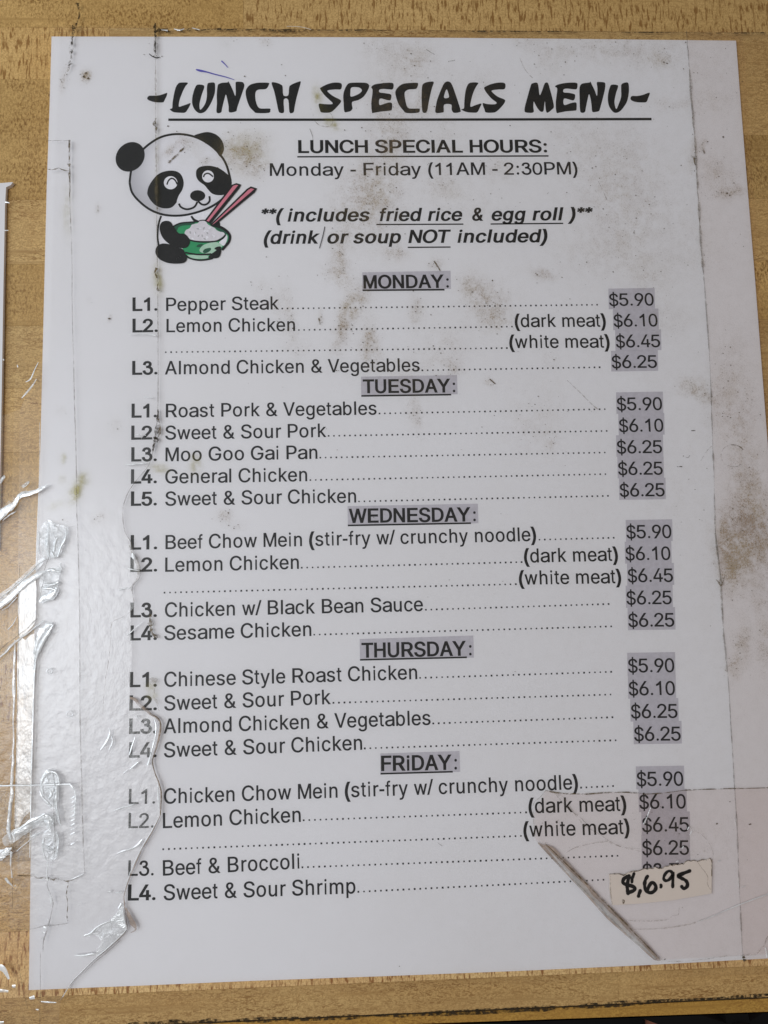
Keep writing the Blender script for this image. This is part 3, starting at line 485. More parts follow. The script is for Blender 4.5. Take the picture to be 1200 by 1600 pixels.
strip('joint_grime', [(200, 1601), (300, 1597), (412, 1594), (500, 1591), (600, 1587), (720, 1582), (850, 1575.5), (900, 1573), (1000, 1566.5), (1150, 1558), (1240, 1552)], [4, 6, 6, 6, 6, 7, 8, 6, 5, 4, 3], -0.00044, M['grime_dark'], counter, jit=0.8, wj=0.9)

kf = N('dark_floor')
fl = kf.ramp(kf.tex(7, 7, 7, 4), 0.4, 0.6)
M['floor'] = kf.done(kf.n('BsdfPrincipled', Base__Color=kf.mixc(fl, c4(.45, .16, .10), c4(.60, .26, .17)), Roughness=0.8).outputs[0])
fo = box('floor', -3, 3, -3, 3, -0.80, -0.76, M['floor']); fo['kind'] = 'structure'; fo['label'] = 'reddish brown floor below the counter'
kb = N('plain_black'); M['mat'] = kb.done(kb.n('BsdfPrincipled', Base__Color=c4(.004, .004, .004), Roughness=0.9).outputs[0])
pm = P(1012, 1595, -0.74)
fm = box('floor_shadow', pm.x - 1.2, pm.x, pm.y - 1.0, pm.y + .35, -0.758, -0.745, M['mat'], bev=0.004)  # black slab stands in for the shadow on the floor
fm['label'] = 'black slab painted in as shadow on the floor below the front edge of the counter'; fm['category'] = 'painted shadow'
# spoked black foot of a stool
st = thing('stool_base', 'black spoked stool foot on the reddish floor, right of the black shadow slab', 'stool')
c0 = P(1150, 1618, -0.70); st.location = (c0.x, c0.y, -0.76)
vs, fs = [], []
for i in range(24):
    a = i / 24 * 2 * math.pi
    for r_, z_ in ((.018, .0), (.018, .10)): vs.append((r_ * math.cos(a), r_ * math.sin(a), z_))
for i in range(24): fs.append((2 * i, (2 * i + 2) % 48, (2 * i + 3) % 48, 2 * i + 1))
fs.append(tuple(2 * i + 1 for i in range(24)))
mesh('hub', vs, fs, M['mat'], st)
for i in range(5):
    a = i / 5 * 2 * math.pi + 0.35; d = Vector((math.cos(a), math.sin(a), 0)); n_ = Vector((-d.y, d.x, 0))
    q = [d * .015 + n_ * .012, d * .015 - n_ * .012, d * .20 - n_ * .008, d * .20 + n_ * .008]
    vs = [v + Vector((0, 0, .02 if k > 1 else .07)) for k, v in enumerate(q)] + [v + Vector((0, 0, .0 if k > 1 else .04)) for k, v in enumerate(q)]
    mesh('leg', vs, [(0, 1, 2, 3), (7, 6, 5, 4), (0, 4, 5, 1), (1, 5, 6, 2), (2, 6, 7, 3), (3, 7, 4, 0)], M['mat'], st)

# ------------------------------------------------------------------ the menu sheet
menu = thing('menu_sheet', 'white printed lunch specials menu lying in the middle of the wooden counter', 'menu')
top = [(80.5, 57), (340, 57.5), (600, 58.3), (880, 60.5), (1150, 63.5)]
right = [(1158, 170), (1168.5, 300), (1180, 440), (1200, 700), (1262, 1492)]
bot = [(1200, 1497.5), (1000, 1508.5), (800, 1517.5), (600, 1525.3), (400, 1532.3), (220, 1540), (45, 1547)]
left = [(51.5, 1090), (56.5, 850), (63, 700), (69, 455), (73, 290), (77.5, 165)]
ol = top + right + bot + left
pz0, pz1 = -0.00046, 0.00030
n = len(ol)
vs = [P(x, y, pz1) for x, y in ol] + [Vector((v.x, v.y, pz0)) for v in [P(x, y, pz1) for x, y in ol]]
mesh('paper', vs, [tuple(reversed(range(n)))] + [(i, (i + 1) % n, n + (i + 1) % n, n + i) for i in range(n)], M['paper'], menu)

# title, brush lettering, letter by letter
ZP = 0.00034
S_ = 1200 / 140.0
title = []
def letter(x0, loops, ch):
    o = shape('letter', [T(x0, 115, S_, l) for l in loops], ZP, M['black'], tl, sm=3, label='brush letter %s of the menu title' % ch)
tl = bpy.data.objects.new('title_lettering', None); link(tl, menu); tl['label'] = 'bold brush title reading "-LUNCH SPECIALS MENU-"'
letter(220, [[(85,330),(110,298),(170,295),(240,292),(300,275),(352,258),(345,300),(325,340),(310,372),(290,386),(200,384),(140,370),(100,352)]], 'dash')
letter(220, [[(630,122),(600,165),(570,220),(545,280),(520,350),(508,440),(560,430),(620,410),(665,395),(655,430),(630,475),(595,520),(540,525),(450,518),(410,500),(388,475),(420,462),(425,390),(445,270),(470,180),(500,135),(530,120)]], 'L')
letter(220, [[(850,180),(820,270),(795,360),(785,420),(795,485),(840,440),(870,380),(885,300),(885,200),(895,135),(930,120),(985,122),(995,170),(990,260),(960,350),(920,430),(870,500),(820,528),(770,525),(720,480),(690,410),(688,330),(705,250),(730,180),(760,148),(830,152)]], 'U')
letter(350, [[(-84,160),(-60,135),(-20,122),(45,118),(58,105),(85,150),(120,225),(150,300),(157,240),(155,150),(165,110),(240,112),(265,130),(272,170),(245,255),(205,370),(175,460),(160,505),(70,518),(62,440),(45,350),(25,280),(5,340),(-25,460),(-40,520),(-99,520),(-95,400),(-97,280)]], 'N')
letter(350, [[(600,125),(600,150),(575,195),(540,210),(480,212),(440,225),(420,260),(420,330),(435,400),(460,450),(500,468),(612,468),(620,490),(600,525),(440,528),(400,505),(340,440),(300,330),(290,240),(310,190),(350,150),(430,125),(520,120)]], 'C')
letter(350, [[(637,122),(700,122),(760,145),(785,175),(795,290),(860,290),(870,200),(885,160),(940,130),(1010,105),(1028,115),(1005,200),(970,330),(945,450),(935,510),(905,530),(875,510),(860,350),(800,348),(805,500),(785,528),(755,525),(730,500),(700,360),(670,230)]], 'H')
letter(485, [[(410,130),(422,160),(405,210),(330,212),(230,225),(250,260),(320,310),(400,350),(408,380),(370,430),(300,500),(250,522),(150,520),(125,480),(112,405),(180,408),(280,410),(298,395),(270,365),(190,290),(130,205),(150,180),(220,145),(300,122),(370,120)]], 'S')
letter(485, [[(455,510),(445,400),(440,290),(460,210),(500,140),(560,122),(730,122),(780,145),(785,180),(760,240),(710,310),(640,355),(560,378),(560,440),(565,465),(540,500),(500,512)], [(545,190),(600,180),(660,190),(690,225),(650,270),(545,310),(535,250)]], 'P')
letter(485, [[(815,180),(860,145),(950,130),(1040,122),(1105,128),(1115,170),(1100,210),(1060,212),(980,205),(925,215),(925,250),(1000,262),(1080,280),(1080,335),(1065,358),(1020,352),(930,335),(925,420),(1000,400),(1070,385),(1095,410),(1090,480),(1070,495),(950,508),(850,525),(825,520),(815,400),(830,270),(830,210)]], 'E')
letter(610, [[(370,135),(365,170),(340,205),(250,212),(210,230),(190,260),(195,330),(215,420),(240,460),(280,468),(385,468),(392,480),(375,522),(220,528),(170,490),(110,410),(75,310),(67,240),(100,185),(150,145),(220,128),(350,122)]], 'C')
letter(610, [[(580,110),(560,180),(535,280),(510,400),(495,490),(470,525),(440,522),(425,490),(418,380),(418,270),(425,165),(450,130),(500,112)]], 'I')
letter(610, [[(605,522),(610,430),(630,340),(680,210),(720,130),(760,105),(800,115),(830,160),(870,270),(910,390),(940,490),(930,515),(850,525),(820,480),(815,415),(720,415),(715,505),(690,522)], [(755,210),(785,300),(770,325),(720,325),(725,270)]], 'A')
letter(680, [[(575,122),(550,170),(520,230),(490,320),(470,440),(530,425),(617,400),(600,450),(565,515),(520,523),(440,518),(380,500),(348,475),(385,465),(390,370),(405,240),(430,160),(470,122)]], 'L')
letter(680, [[(925,125),(942,160),(925,208),(850,212),(760,225),(770,255),(840,310),(925,345),(935,375),(900,430),(830,500),(780,522),(680,520),(660,480),(635,398),(700,408),(800,410),(820,385),(760,340),(690,260),(655,200),(670,175),(750,140),(850,120)]], 'S')
letter(810, [[(165,160),(190,130),(250,122),(270,180),(285,290),(320,220),(350,135),(380,118),(400,135),(420,200),(455,330),(475,440),(450,480),(385,525),(365,470),(355,370),(345,430),(335,500),(300,510),(260,470),(225,410),(205,375),(200,450),(200,520),(100,520),(82,490),(90,430),(120,320)]], 'M')
letter(810, [[(490,175),(520,150),(600,130),(700,120),(780,125),(792,160),(780,205),(740,210),(650,200),(605,212),(605,250),(680,258),(750,275),(760,300),(755,335),(735,358),(690,350),(610,335),(612,420),(700,395),(765,385),(780,410),(778,480),(760,495),(640,505),(550,522),(510,520),(500,400),(510,300),(520,200)]], 'E')
letter(810, [[(835,150),(870,130),(955,118),(965,105),(985,150),(1020,220),(1052,300),(1058,200),(1050,125),(1070,112),(1150,118),(1165,150),(1155,230),(1125,350),(1095,460),(1080,500),(1040,512),(990,510),(980,430),(965,330),(945,275),(925,350),(905,450),(890,515),(840,522),(825,480),(820,350),(818,200)]], 'N')
letter(890, [[(650,175),(625,250),(605,340),(602,400),(625,475),(660,400),(690,310),(690,200),(695,145),(740,120),(785,125),(795,200),(790,280),(770,370),(730,440),(680,500),(625,525),(580,510),(530,440),(512,350),(518,260),(540,180),(565,148),(635,152)]], 'U')
letter(890, [[(815,335),(835,300),(900,300),(980,285),(1072,255),(1055,320),(1030,378),(980,386),(900,382),(840,365)]], 'dash')
strip('underline', [(263, 187), (620, 187), (1018, 186)], 3.8, ZP, M['black'], tl, sm=0)

# opening hours
hd = bpy.data.objects.new('hours_lettering', None); link(hd, menu); hd['label'] = 'opening hours and notice printed under the title'
text('hours_heading', 'LUNCH SPECIAL HOURS:', 466, 238.7, 855, 237.7, bold=True, parent=hd)
strip('underline', [(464.5, 245), (857, 243.6)], 2.2, ZP, M['black'], hd, sm=0)
text('hours_line', 'Monday - Friday (11AM - 2:30PM)', 421.7, 274.7, 902.7, 272.3, parent=hd, mat='soft_black')
def by(x): return 346 + (343.5 - 346) * (x - 405) / 521
for s, a, b in (('**(', 405, 440), ('includes', 449, 576), ('fried', 591, 656), ('rice', 668.5, 721), ('&', 737, 755), ('egg', 767, 819), ('roll', 832, 877), (')**', 888, 924)):
    text('notice_word', s, a, by(a), b, by(b), bold=True, ital=True, parent=hd)
strip('underline', [(588, 350.8), (724, 350.2)], 2, ZP, M['black'], hd, sm=0)
strip('underline', [(766.5, 350), (880, 349)], 2, ZP, M['black'], hd, sm=0)
def by(x): return 380.7 + (378 - 380.7) * (x - 411) / 444
for s, a, b in (('(drink', 411, 497), ('or', 510, 542), ('soup', 551, 625), ('NOT', 638, 701), ('included)', 714.5, 854)):
    text('notice_word', s, a, by(a), b, by(b), bold=True, ital=True, parent=hd)
strip('underline', [(637, 386.5), (704, 386)], 2, ZP, M['black'], hd, sm=0)

# day blocks: heading (word, text left, right, baselines), shade box, underline, then rows
def day(word, tx0, ty0, tx1, ty1, cx0, cx1, bx, ul, rows, prices_top):
    r = bpy.data.objects.new(word.lower() + '_specials', None); link(r, menu); r['label'] = 'printed block of %s lunch specials' % word
    quad('heading_highlight', bx, 0.00032, M['grey'], r, 'grey shade bar behind the word %s' % word.upper())
    text('heading', word if word == 'FRiDAY' else word.upper(), tx0, ty0, tx1, ty1, bold=True, parent=r, track=14)
    text('heading_colon', ':', cx0, ty1, cx1, ty1, bold=False, parent=r, mat='soft_black')
    strip('underline', ul, 2.6, ZP, M['black'], r, sm=0)
    last = prices_top
    for row in rows:
        lab, nm, ldr, sub, pr = row
        if lab: text('item_number', lab[0], lab[1], lab[2], lab[3], lab[2] - (lab[3] - lab[1]) * .02, bold=lab[4] if len(lab) > 4 else True, parent=r)
        if nm: 
            s, a, ya, b, yb_ = nm
            if '(' in s:      # the bracket is bold, the words are not
                i = s.index('('); j = s.index(')') if s.endswith(')') else len(s)
                text('item_name', s, a, ya, b, yb_, parent=r, mat='soft_black', pb=True)
            else: text('item_name', s, a, ya, b, yb_, parent=r, mat='soft_black')
        if ldr: dots(*ldr, r)
        if sub:
            s, a, ya, b, yb_ = sub
            text('meat_choice', s, a, ya, b, yb_, parent=r, pb=True)
        if pr:
            s, a, b, y = pr
            bt = y + 5.5
            quad('price_highlight', [(a - 1.5, last), (b + 0.8, last - 1.2), (b + 1.5, bt - 1.2), (a - 0.8, bt)], 0.00032, M['grey'], r)
            last = bt
            text('price', s, a, y, b, y - .6, parent=r, mat='soft_black')
day('Monday', 568, 450.5, 694, 449.3, 697.5, 701.5, [(566,425.5),(704,423),(704.5,451.5),(566,454.5)], [(566.5,453.6),(694.5,452.6)], [
 (('L1.',207,485.7,246), ('Pepper Steak',259.5,485.7,436,483.3), (441,483.3,933,477.3), None, ('$5.90',952,1022,477.7)),
 (('L2.',207,519,246.5), ('Lemon Chicken',260,519,461,517), (467,516.8,800,511.5), ('(dark meat)',804.5,511,947,510.3), ('$6.10',959,1028,510.3)),
 (None, None, (259,551.5,792,545), ('(white meat)',796,543.8,953,543), ('$6.45',962.5,1032,542.7)),
 (('L3.',206.5,585.3,246), ('Almond Chicken & Vegetables',257.5,585,656,580), (660,579.8,937,575), None, ('$6.25',956,1027,575))], 451)
day('Tuesday', 567, 614, 704, 612.7, 707.5, 711.5, [(564,588.5),(714,586),(715,616),(564.5,619.5)], [(564.5,618.6),(705,616.6)], [
 (('L1.',205.5,652.3,245), ('Roast Pork & Vegetables',259,652,588.5,647.7), (593,647.3,945,640.5), None, ('$5.90',964,1035,641)),
 (('L2.',205,686.7,245), ('Sweet & Sour Pork',258,686.7,510,682.7), (513.5,682.3,948,674.5), None, ('$6.10',967.5,1037,674.7)),
 (('L3.',205,720.7,245), ('Moo Goo Gai Pan',258.5,720.7,496,716.7), (500.5,716.3,945,708.3), None, ('$6.25',964,1035,708.3)),
 (('L4.',204.5,755.3,245), ('General Chicken',258,755.3,480,751.7), (485,751.3,946,742), None, ('$6.25',966,1036,742)),
 (('L5.',204.5,790,245), ('Sweet & Sour Chicken',258,790,556.5,785), (561,784.7,950,776), None, ('$6.25',968.5,1039,775.7))], 613)
day('Wednesday', 545, 816.8, 735.5, 814.3, 739.5, 743.5, [(543,790.8),(746.5,787),(747.5,817.5),(543.5,822.3)], [(543.5,821),(736,817.4)], [
 (('L1.',204,858.5,245.5), ('Beef Chow Mein (stir-fry w/ crunchy noodle)',258.5,858,838,845), (843,844.5,959,841.5), None, ('$5.90',979,1049.5,841)),
 (('L2.',203.5,893.3,245.5), ('Lemon Chicken',258,893.3,467,888.7), (471.5,888.3,815,879.5), ('(dark meat)',819,879,966,876), ('$6.10',977.5,1048,875.2)),
 (None, None, (257,927.3,806,914), ('(white meat)',811,913.5,971,911), ('$6.45',981,1052,909.5)),
 (('L3.',203.5,964.3,245), ('Chicken w/ Black Bean Sauce',257.5,964,661,954.5), (665.5,954,951,945), None, ('$6.25',979,1050,944.3)),
 (('L4.',203.5,1000.3,245), ('Sesame Chicken',256.5,1000,486.5,993.5), (491,993,955,980), None, ('$6.25',982,1054,979.3))], 812.5)
day('Thursday', 565, 1027.3, 728.5, 1024, 733, 737, [(562,998.5),(739.5,993),(740.5,1027.5),(562.5,1032.3)], [(562.5,1031),(729.5,1027)], [
 (('L1.',202.5,1073.3,245), ('Chinese Style Roast Chicken',256.5,1073,652,1061), (656.5,1060.5,955,1051), None, ('$5.90',981.5,1054,1050.5)),
 (('L2.',202,1110,245), ('Sweet & Sour Pork',256.5,1110,517,1100), (521,1099.5,954,1086.5), None, ('$6.10',982.5,1055,1086.3)),
 (('L3.',201.5,1146.3,244.5), ('Almond Chicken & Vegetables',255.5,1146,673,1132.3), (677,1131.7,957,1122), None, ('$6.25',986,1059,1122)),
 (('L4.',201.5,1183.5,244.5), ('Sweet & Sour Chicken',256,1183.3,566,1171.3), (570,1170.7,962,1158), None, ('$6.25',991,1064,1157.5))], 1020)
day('FRiDAY', 595.5, 1204.3, 706, 1202.3, 710, 714, [(594,1177.3),(718,1173.3),(719,1206),(594.5,1210.3)], [(594.5,1209),(707.5,1205.8)], [
 (('L1.',201,1256.3,242,False), ('Chicken Chow Mein (stir-fry w/ crunchy noodle)',256,1255.7,903.5,1233), (908,1232,958,1229.5), None, ('$5.90',995,1068,1228)),
 (('L2.',200.5,1294,240,False), ('Lemon Chicken',254.5,1294,470,1284), (474.5,1283,822,1270.7), ('(dark meat)',826,1270.5,979,1266.7), ('$6.10',999,1072,1263.5)),
 (None, None, (255,1328.3,814,1307.5), ('(white meat)',818,1307.5,984,1302.7), ('$6.45',1003.5,1077,1299.5)),
 (('L3.',200,1368.5,240,False), ('Beef & Broccoli',254.5,1368.2,468,1357), (472.5,1356.5,965,1338.5), None, ('$6.25',1003.5,1077,1335.8)),
 (('L4.',199.5,1406.7,243), ('Sweet & Sour Shrimp',255.5,1406.5,555.5,1395.7), (560,1394.8,943,1376), None, ('$3.75',1004,1078,1371.5))], 1197.5)

# ------------------------------------------------------------------ the panda drawing
p1 = lambda l: T(170, 195, 10, l)
p2 = lambda l: T(280, 195, 1200 / 140., l)
p3 = lambda l: T(230, 300, 1200 / 140., l)
za = [0.00033]
def up(): za[0] += 0.000006; return za[0]
head = [(202.5,285),(206,262),(216,242),(232,226),(252,214),(275,209.5),(298,212),(318,220),(337,234),(351,252),(358,272),(360,290),(350,308),(335,320),(316,329),(292,335.5),(270,337),(250,334),(232,326),(216,313),(206,300)]
pd = shape('panda_drawing', [p3([(185,325),(150,440),(135,600),(150,720),(400,780),(800,800),(960,600),(960,420),(850,260),(500,300)])], up(), M['white_print'], menu, sm=3, label='cartoon panda drawing holding a green bowl of rice and chopsticks')
strip('body_outline', p3([(188,320),(160,400),(143,500),(140,620),(155,720)]), 3, up(), M['black'], pd)
strip('chest_line', p3([(590,322),(625,370),(675,405)]), [3, 4, 6], up(), M['black'], pd)
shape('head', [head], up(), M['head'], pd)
strip('head_outline', head + head[:1], 3.4, up(), M['black'], pd)
shape('ear', [ellipse(203.4, 245, 24.6, 21.2, -48)], up(), M['black'], pd, sm=0, label='black left ear of the panda')
shape('ear', [[(303,212.5),(312,208.5),(325,206.3),(338,210.5),(347,220),(350,232),(347,241),(344,245),(337,236),(325,224),(314,217)]], up(), M['black'], pd, label='black right ear of the panda')
shape('eye_patch', [p1([(600,1060),(640,930),(760,780),(900,722),(1040,722),(1130,780),(1170,900),(1150,1010),(1090,1110),(1060,1200)]) + p3([(400,130),(330,205),(230,220),(130,190),(60,130),(20,70)])], up(), M['black'], pd)
shape('eye_patch', [p2([(225,660),(235,600),(290,560),(400,548),(520,575),(620,640),(680,700),(700,790),(690,860),(620,930),(520,942),(440,920),(380,860),(340,810),(270,760),(235,710)])], up(), M['black'], pd)
shape('eye', [ellipse(266.6, 285.5, 10.6, 10.3)], up(), M['white_print'], pd, sm=0)
strip('eyelid', [(260.8,288.5),(263.5,282),(268.3,278.6),(273.5,281.5),(277,288)], 2.3, up(), M['black'], pd)
shape('eye', [ellipse(325, 275.6, 9.2, 9.4)], up(), M['white_print'], pd, sm=0)
strip('eyelid', p2([(325,700),(345,662),(395,652),(455,695)]), 2.3, up(), M['black'], pd)
shape('nose', [ellipse(308.8, 305.8, 11.8, 8.6)], up(), M['black'], pd, sm=0)
strip('mouth', p3([(425,155),(450,200),(520,230),(590,220),(640,190),(672,130)]), 3, up(), M['black'], pd)
strip('mouth', p3([(680,120),(730,165),(790,165),(835,120),(832,55)]), 3, up(), M['black'], pd)
shape('rear_body', [p3([(880,400),(960,390),(975,470),(930,520),(860,470)])], up(), M['black'], pd)
bw = shape('bowl', [p3([(350,458),(450,418),(600,405),(760,400),(900,440),(1010,490),(1080,540),(1105,600),(1080,680),(1000,770),(930,860),(830,900),(700,912),(560,895),(500,840),(480,770),(420,600)])], up(), M['green'], pd)
shape('bowl_rim', [p3([(345,462),(430,420),(560,402),(640,410),(600,440),(480,450),(420,475),(395,520)])], up(), M['dark_green'], pd)
shape('bowl_rim', [p3([(880,450),(960,455),(1060,520),(1090,560),(1030,560),(960,520)])], up(), M['dark_green'], pd)
shape('bowl_shine', [p3([(1000,640),(1050,570),(1075,600),(1060,670),(1020,720),(960,680)])], up(), M['white_print'], pd)
shape('bowl_shine', [p3([(530,850),(620,842),(800,850),(830,872),(760,895),(620,890)])], up(), M['pale_green'], pd)
shape('bowl_emblem', [p3([(700,780),(740,720),(820,685),(920,670),(990,700),(1000,735),(930,760),(950,800),(880,830),(740,815)])], up(), M['pale_green'], pd)
shape('emblem_patch', [p3([(745,800),(770,765),(840,748),(855,770),(820,805),(770,820)])], up(), M['dark_green'], pd)
shape('emblem_patch', [p3([(662,735),(680,705),(735,695),(745,712),(710,738)])], up(), M['dark_green'], pd)
strip('bowl_outline', p3([(575,645),(680,665),(820,668),(930,655),(1010,620),(1050,570)]), 2.6, up(), M['black'], pd)
strip('bowl_outline', p3([(510,810),(600,828),(720,838),(860,830)]), 2.6, up(), M['black'], pd)
strip('bowl_outline', p3([(520,850),(580,890),(700,912),(820,900),(880,885)]), 2.6, up(), M['black'], pd)
strip('bowl_outline', p3([(350,460),(440,418),(560,405),(680,395),(720,382),(780,380)]), 2.2, up(), M['black'], pd)
strip('bowl_outline', p3([(880,445),(980,470),(1060,520),(1105,585),(1095,660),(1050,720),(1000,775)]), 4, up(), M['black'], pd)
shape('rice', [p3([(500,550),(520,510),(560,490),(580,470),(595,440),(640,425),(680,415),(700,392),(740,385),(780,392),(810,430),(840,450),(900,480),(930,510),(970,530),(1020,540),(1040,565),(1020,590),(980,620),(900,652),(700,655),(580,635),(530,590)])], up(), M['rice'], pd, sm=3)
rz = up()
for i in range(26):
    x, y = random.uniform(560, 940), random.uniform(430, 640)
    if y > 430 + abs(x - 740) * .45:
        shape('rice_grain', [ellipse(230 + x / 8.571, 300 + y / 8.571, 2.3, 1.1, random.uniform(0, 180), 10)], rz + i * 1e-6, M['white_print'] if i % 3 else M['panda_grey'], bw, sm=0)
shape('paw', [p3([(820,880),(845,840),(900,800),(960,755),(990,770),(975,850),(930,885)])], rz + 3e-5, M['black'], pd)
shape('paw', [p3([(900,760),(930,735),(985,730),(975,770),(930,775)])], rz + 3.2e-5, M['black'], pd)
za[0] = rz + 3.5e-5
for a in ([p2([(705,803),(765,780),(830,800),(805,850)]) + p3([(845,430),(765,385)])], [p2([(905,858),(960,825),(1042,852),(1010,905)]) + p3([(940,420),(880,470),(840,440)])]):
    shape('chopstick', a, up(), M['black'], pd, sm=0)
shape('chopstick', [p2([(722,818),(760,803),(790,808)]) + p3([(825,395),(795,385)])], up(), M['pink'], pd, sm=0)
shape('chopstick', [p2([(925,872),(960,850),(1005,862)]) + p3([(900,420),(868,440)])], up(), M['pink'], pd, sm=0)
shape('arm', [p3([(190,410),(250,385),(310,400),(350,460),(420,550),(500,560),(560,620),(570,680),(530,740),(450,750),(340,720),(250,660),(190,580),(165,480)])], up(), M['black'], pd)
shape('foot', [p3([(108,800),(130,730),(200,690),(300,700),(400,740),(480,770),(520,850),(530,900),(490,945),(400,958),(280,950),(180,910),(130,860)])], up(), M['black'], pd)
# ------------------------------------------------------------------ second sheet at the left edge
ls = thing('second_sheet', 'white sheet with a torn corner at the left edge of the counter', 'paper sheet')
pts = [(-160, 282), (2, 286), (20, 284.5), (17, 289), (9.5, 292.5), (7.8, 320), (5.5, 440), (4.2, 520), (2.5, 620), (0.5, 720), (-3, 860), (-160, 860)]
n = len(pts); vs = [P(x, y, 0.0010) for x, y in pts]; vs += [Vector((v.x, v.y, -0.00046)) for v in vs]
mesh('paper', vs, [tuple(reversed(range(n)))] + [(i, (i + 1) % n, n + (i + 1) % n, n + i) for i in range(n)], M['paper'], ls)

# ------------------------------------------------------------------ worn clear cover over the whole menu, with its stains
cover = thing('plastic_cover', 'scuffed clear plastic cover with brown food stains lying over the printed menu', 'plastic cover')
GR = [  # x, y, radius x, radius y, turn, strength  (photo px)
 (383,240,26,30,0,1.5),(352,232,14,20,0,.8),(408,222,16,14,0,.5),(405,262,14,20,30,.8),
 (600,200,40,150,4,.60),(575,300,48,45,0,.75),(618,215,28,40,0,.6),(650,90,36,28,0,.75),(585,75,30,20,0,.35),(690,215,34,60,0,.45),(655,165,18,22,0,.5),
 (780,262,34,22,0,.6),(690,290,26,24,0,.6),(735,320,60,40,0,.35),(560,345,60,60,0,.45),(530,400,14,38,0,.9),(620,395,18,14,0,.9),(680,412,12,10,0,1.0),(527,430,30,16,20,.6),
 (562,470,16,26,25,1.1),(537,505,13,45,14,1.4),(578,535,15,32,0,1.4),(500,498,5,14,0,.9),(452,500,12,50,-8,.6),(650,485,12,26,0,.9),(763,470,32,28,0,1.1),(735,445,20,22,0,.9),(775,500,26,22,0,.7),
 (700,540,36,40,0,.5),(708,575,14,8,30,.9),(765,598,10,6,30,.9),(648,640,14,24,0,.7),(655,665,6,14,0,.6),(645,580,60,40,0,.25),(590,590,80,40,0,.25),
 (430,470,30,30,0,.4),(405,445,16,12,0,.4),(470,545,30,30,0,.3),(530,150,20,12,70,.3),
 (860,90,36,40,20,.50),(820,65,26,14,0,.5),(930,75,60,18,0,.55),(1020,75,70,18,0,.35),(905,220,60,45,0,.45),(985,230,50,40,0,.35),(1050,165,40,12,0,.5),(1120,160,36,16,0,.45),
 (940,290,60,50,0,.45),(1010,300,60,50,0,.4),(980,360,60,50,0,.45),(930,400,80,40,0,.4),(1120,270,34,26,20,.8),(1140,300,26,10,-10,1.1),(1085,235,8,30,10,.7),(1100,225,5,10,10,1.2),
 (848,428,18,8,20,1.1),(1015,430,30,30,0,.55),(860,555,22,12,40,.4),(855,650,30,60,0,.35),(815,660,30,50,0,.30),(860,690,12,18,0,.5),(1040,500,40,30,0,.4),(1080,605,26,14,20,1.1),(1100,620,16,8,20,.8),
 (1140,560,34,60,0,.5),(1130,640,30,50,0,.6),(1165,660,26,60,0,.6),(1160,740,30,50,0,.6),(1175,790,30,60,0,.9),(1160,850,40,50,0,1.1),(1140,880,20,50,0,1.4),(1150,820,30,30,0,.8),(1190,860,30,60,0,.7),
 (1160,1010,16,30,0,.9),(1145,1045,16,14,0,1.0),(1190,950,30,50,0,.5),(1198,1020,14,40,0,.8),(1060,760,40,60,0,.20),(1085,385,50,60,0,.35),
 (134,118,8,9,0,2.0),(97,128,6,18,0,.9),(104,110,5,16,0,.6),(240,75,16,16,0,.3),(416,66,9,9,0,.9),(355,68,14,12,0,.4),(280,222,26,14,-30,.6),(300,225,22,14,0,.5),(262,238,10,5,-40,1.1),(322,252,12,8,0,.8),
 (1100,115,60,40,0,.3),(1000,90,60,30,0,.3),(1035,95,20,9,0,.8),(760,130,30,30,0,.3),(700,130,60,40,0,.25),
 (180,665,14,12,0,.45),(95,640,10,12,0,.35),(155,810,14,8,-30,.9),(350,805,14,11,0,1.0),(370,822,16,8,0,.6),(138,468,5,5,0,.4),(171,498,3,5,0,1.2),(153,325,4,9,0,1.1),(95,815,16,8,0,.35),
 (1100,1330,60,60,0,.25),(1020,1290,60,50,0,.2),(870,1290,30,40,0,.25),
]
YL = [(118,770,9,18,20,1.3),(130,748,10,10,30,.8),(98,716,5,8,0,.9),(97,749,5,6,0,.7),(250,732,14,6,10,.9),(305,725,8,16,0,.9),(105,330,7,42,0,.5),(245,250,4,120,0,.35),(246,430,8,20,0,.8),(250,450,6,12,0,.7),(237,1080,10,14,0,.9),(496,150,7,16,-10,1.0),(520,195,12,6,30,1.0),(510,180,18,16,0,.25),(85,790,14,6,-20,.5),(300,240,40,30,0,.2),(385,235,35,30,0,.5)]
def field(lst, x, y):
    s = 0.0
    for cx, cy, rx, ry, a, k in lst:
        dx, dy = x - cx, y - cy
        if abs(dx) > 3 * max(rx, ry) or abs(dy) > 3 * max(rx, ry): continue
        if a: t = math.radians(a); dx, dy = dx * math.cos(t) + dy * math.sin(t), -dx * math.sin(t) + dy * math.cos(t)
        s += k * math.exp(-(dx * dx / (rx * rx) + dy * dy / (ry * ry)))
    return s * (0.25 + 0.52 * s)
def sheet(name, x0, x1, y0, y1, nx, ny, z, mat, parent, wav=0.00005, clip=None, attrs=False):
    """a film laid on a regular grid in metres; cells outside the clip outline are left out"""
    vs, idx, ga, ya = [], {}, [], []
    for j in range(ny + 1):
        for i in range(nx + 1):
            X = x0 + (x1 - x0) * i / nx; Y = y0 + (y1 - y0) * j / ny
            vs.append((X, Y, z + wav * noise.noise(Vector((X * 60, Y * 60, 2)))))
            if attrs:
                px, py = Q(X, Y, z); ga.append(min(2, field(GR, px, py) + max(0.0, min(.10, (px - 420) / 7000.0)))); ya.append(field(YL, px, py))
    fs = [(j * (nx + 1) + i, j * (nx + 1) + i + 1, (j + 1) * (nx + 1) + i + 1, (j + 1) * (nx + 1) + i) for j in range(ny) for i in range(nx)]
    o = mesh(name, vs, fs, mat, parent, smooth=True)
    if attrs:
        for nm, d in (('grime', ga), ('yellowing', ya)):
            a = o.data.attributes.new(nm, 'FLOAT', 'POINT'); a.data.foreach_set('value', d)
    return o
cA, cB = P(238, 46), P(60, 1560)
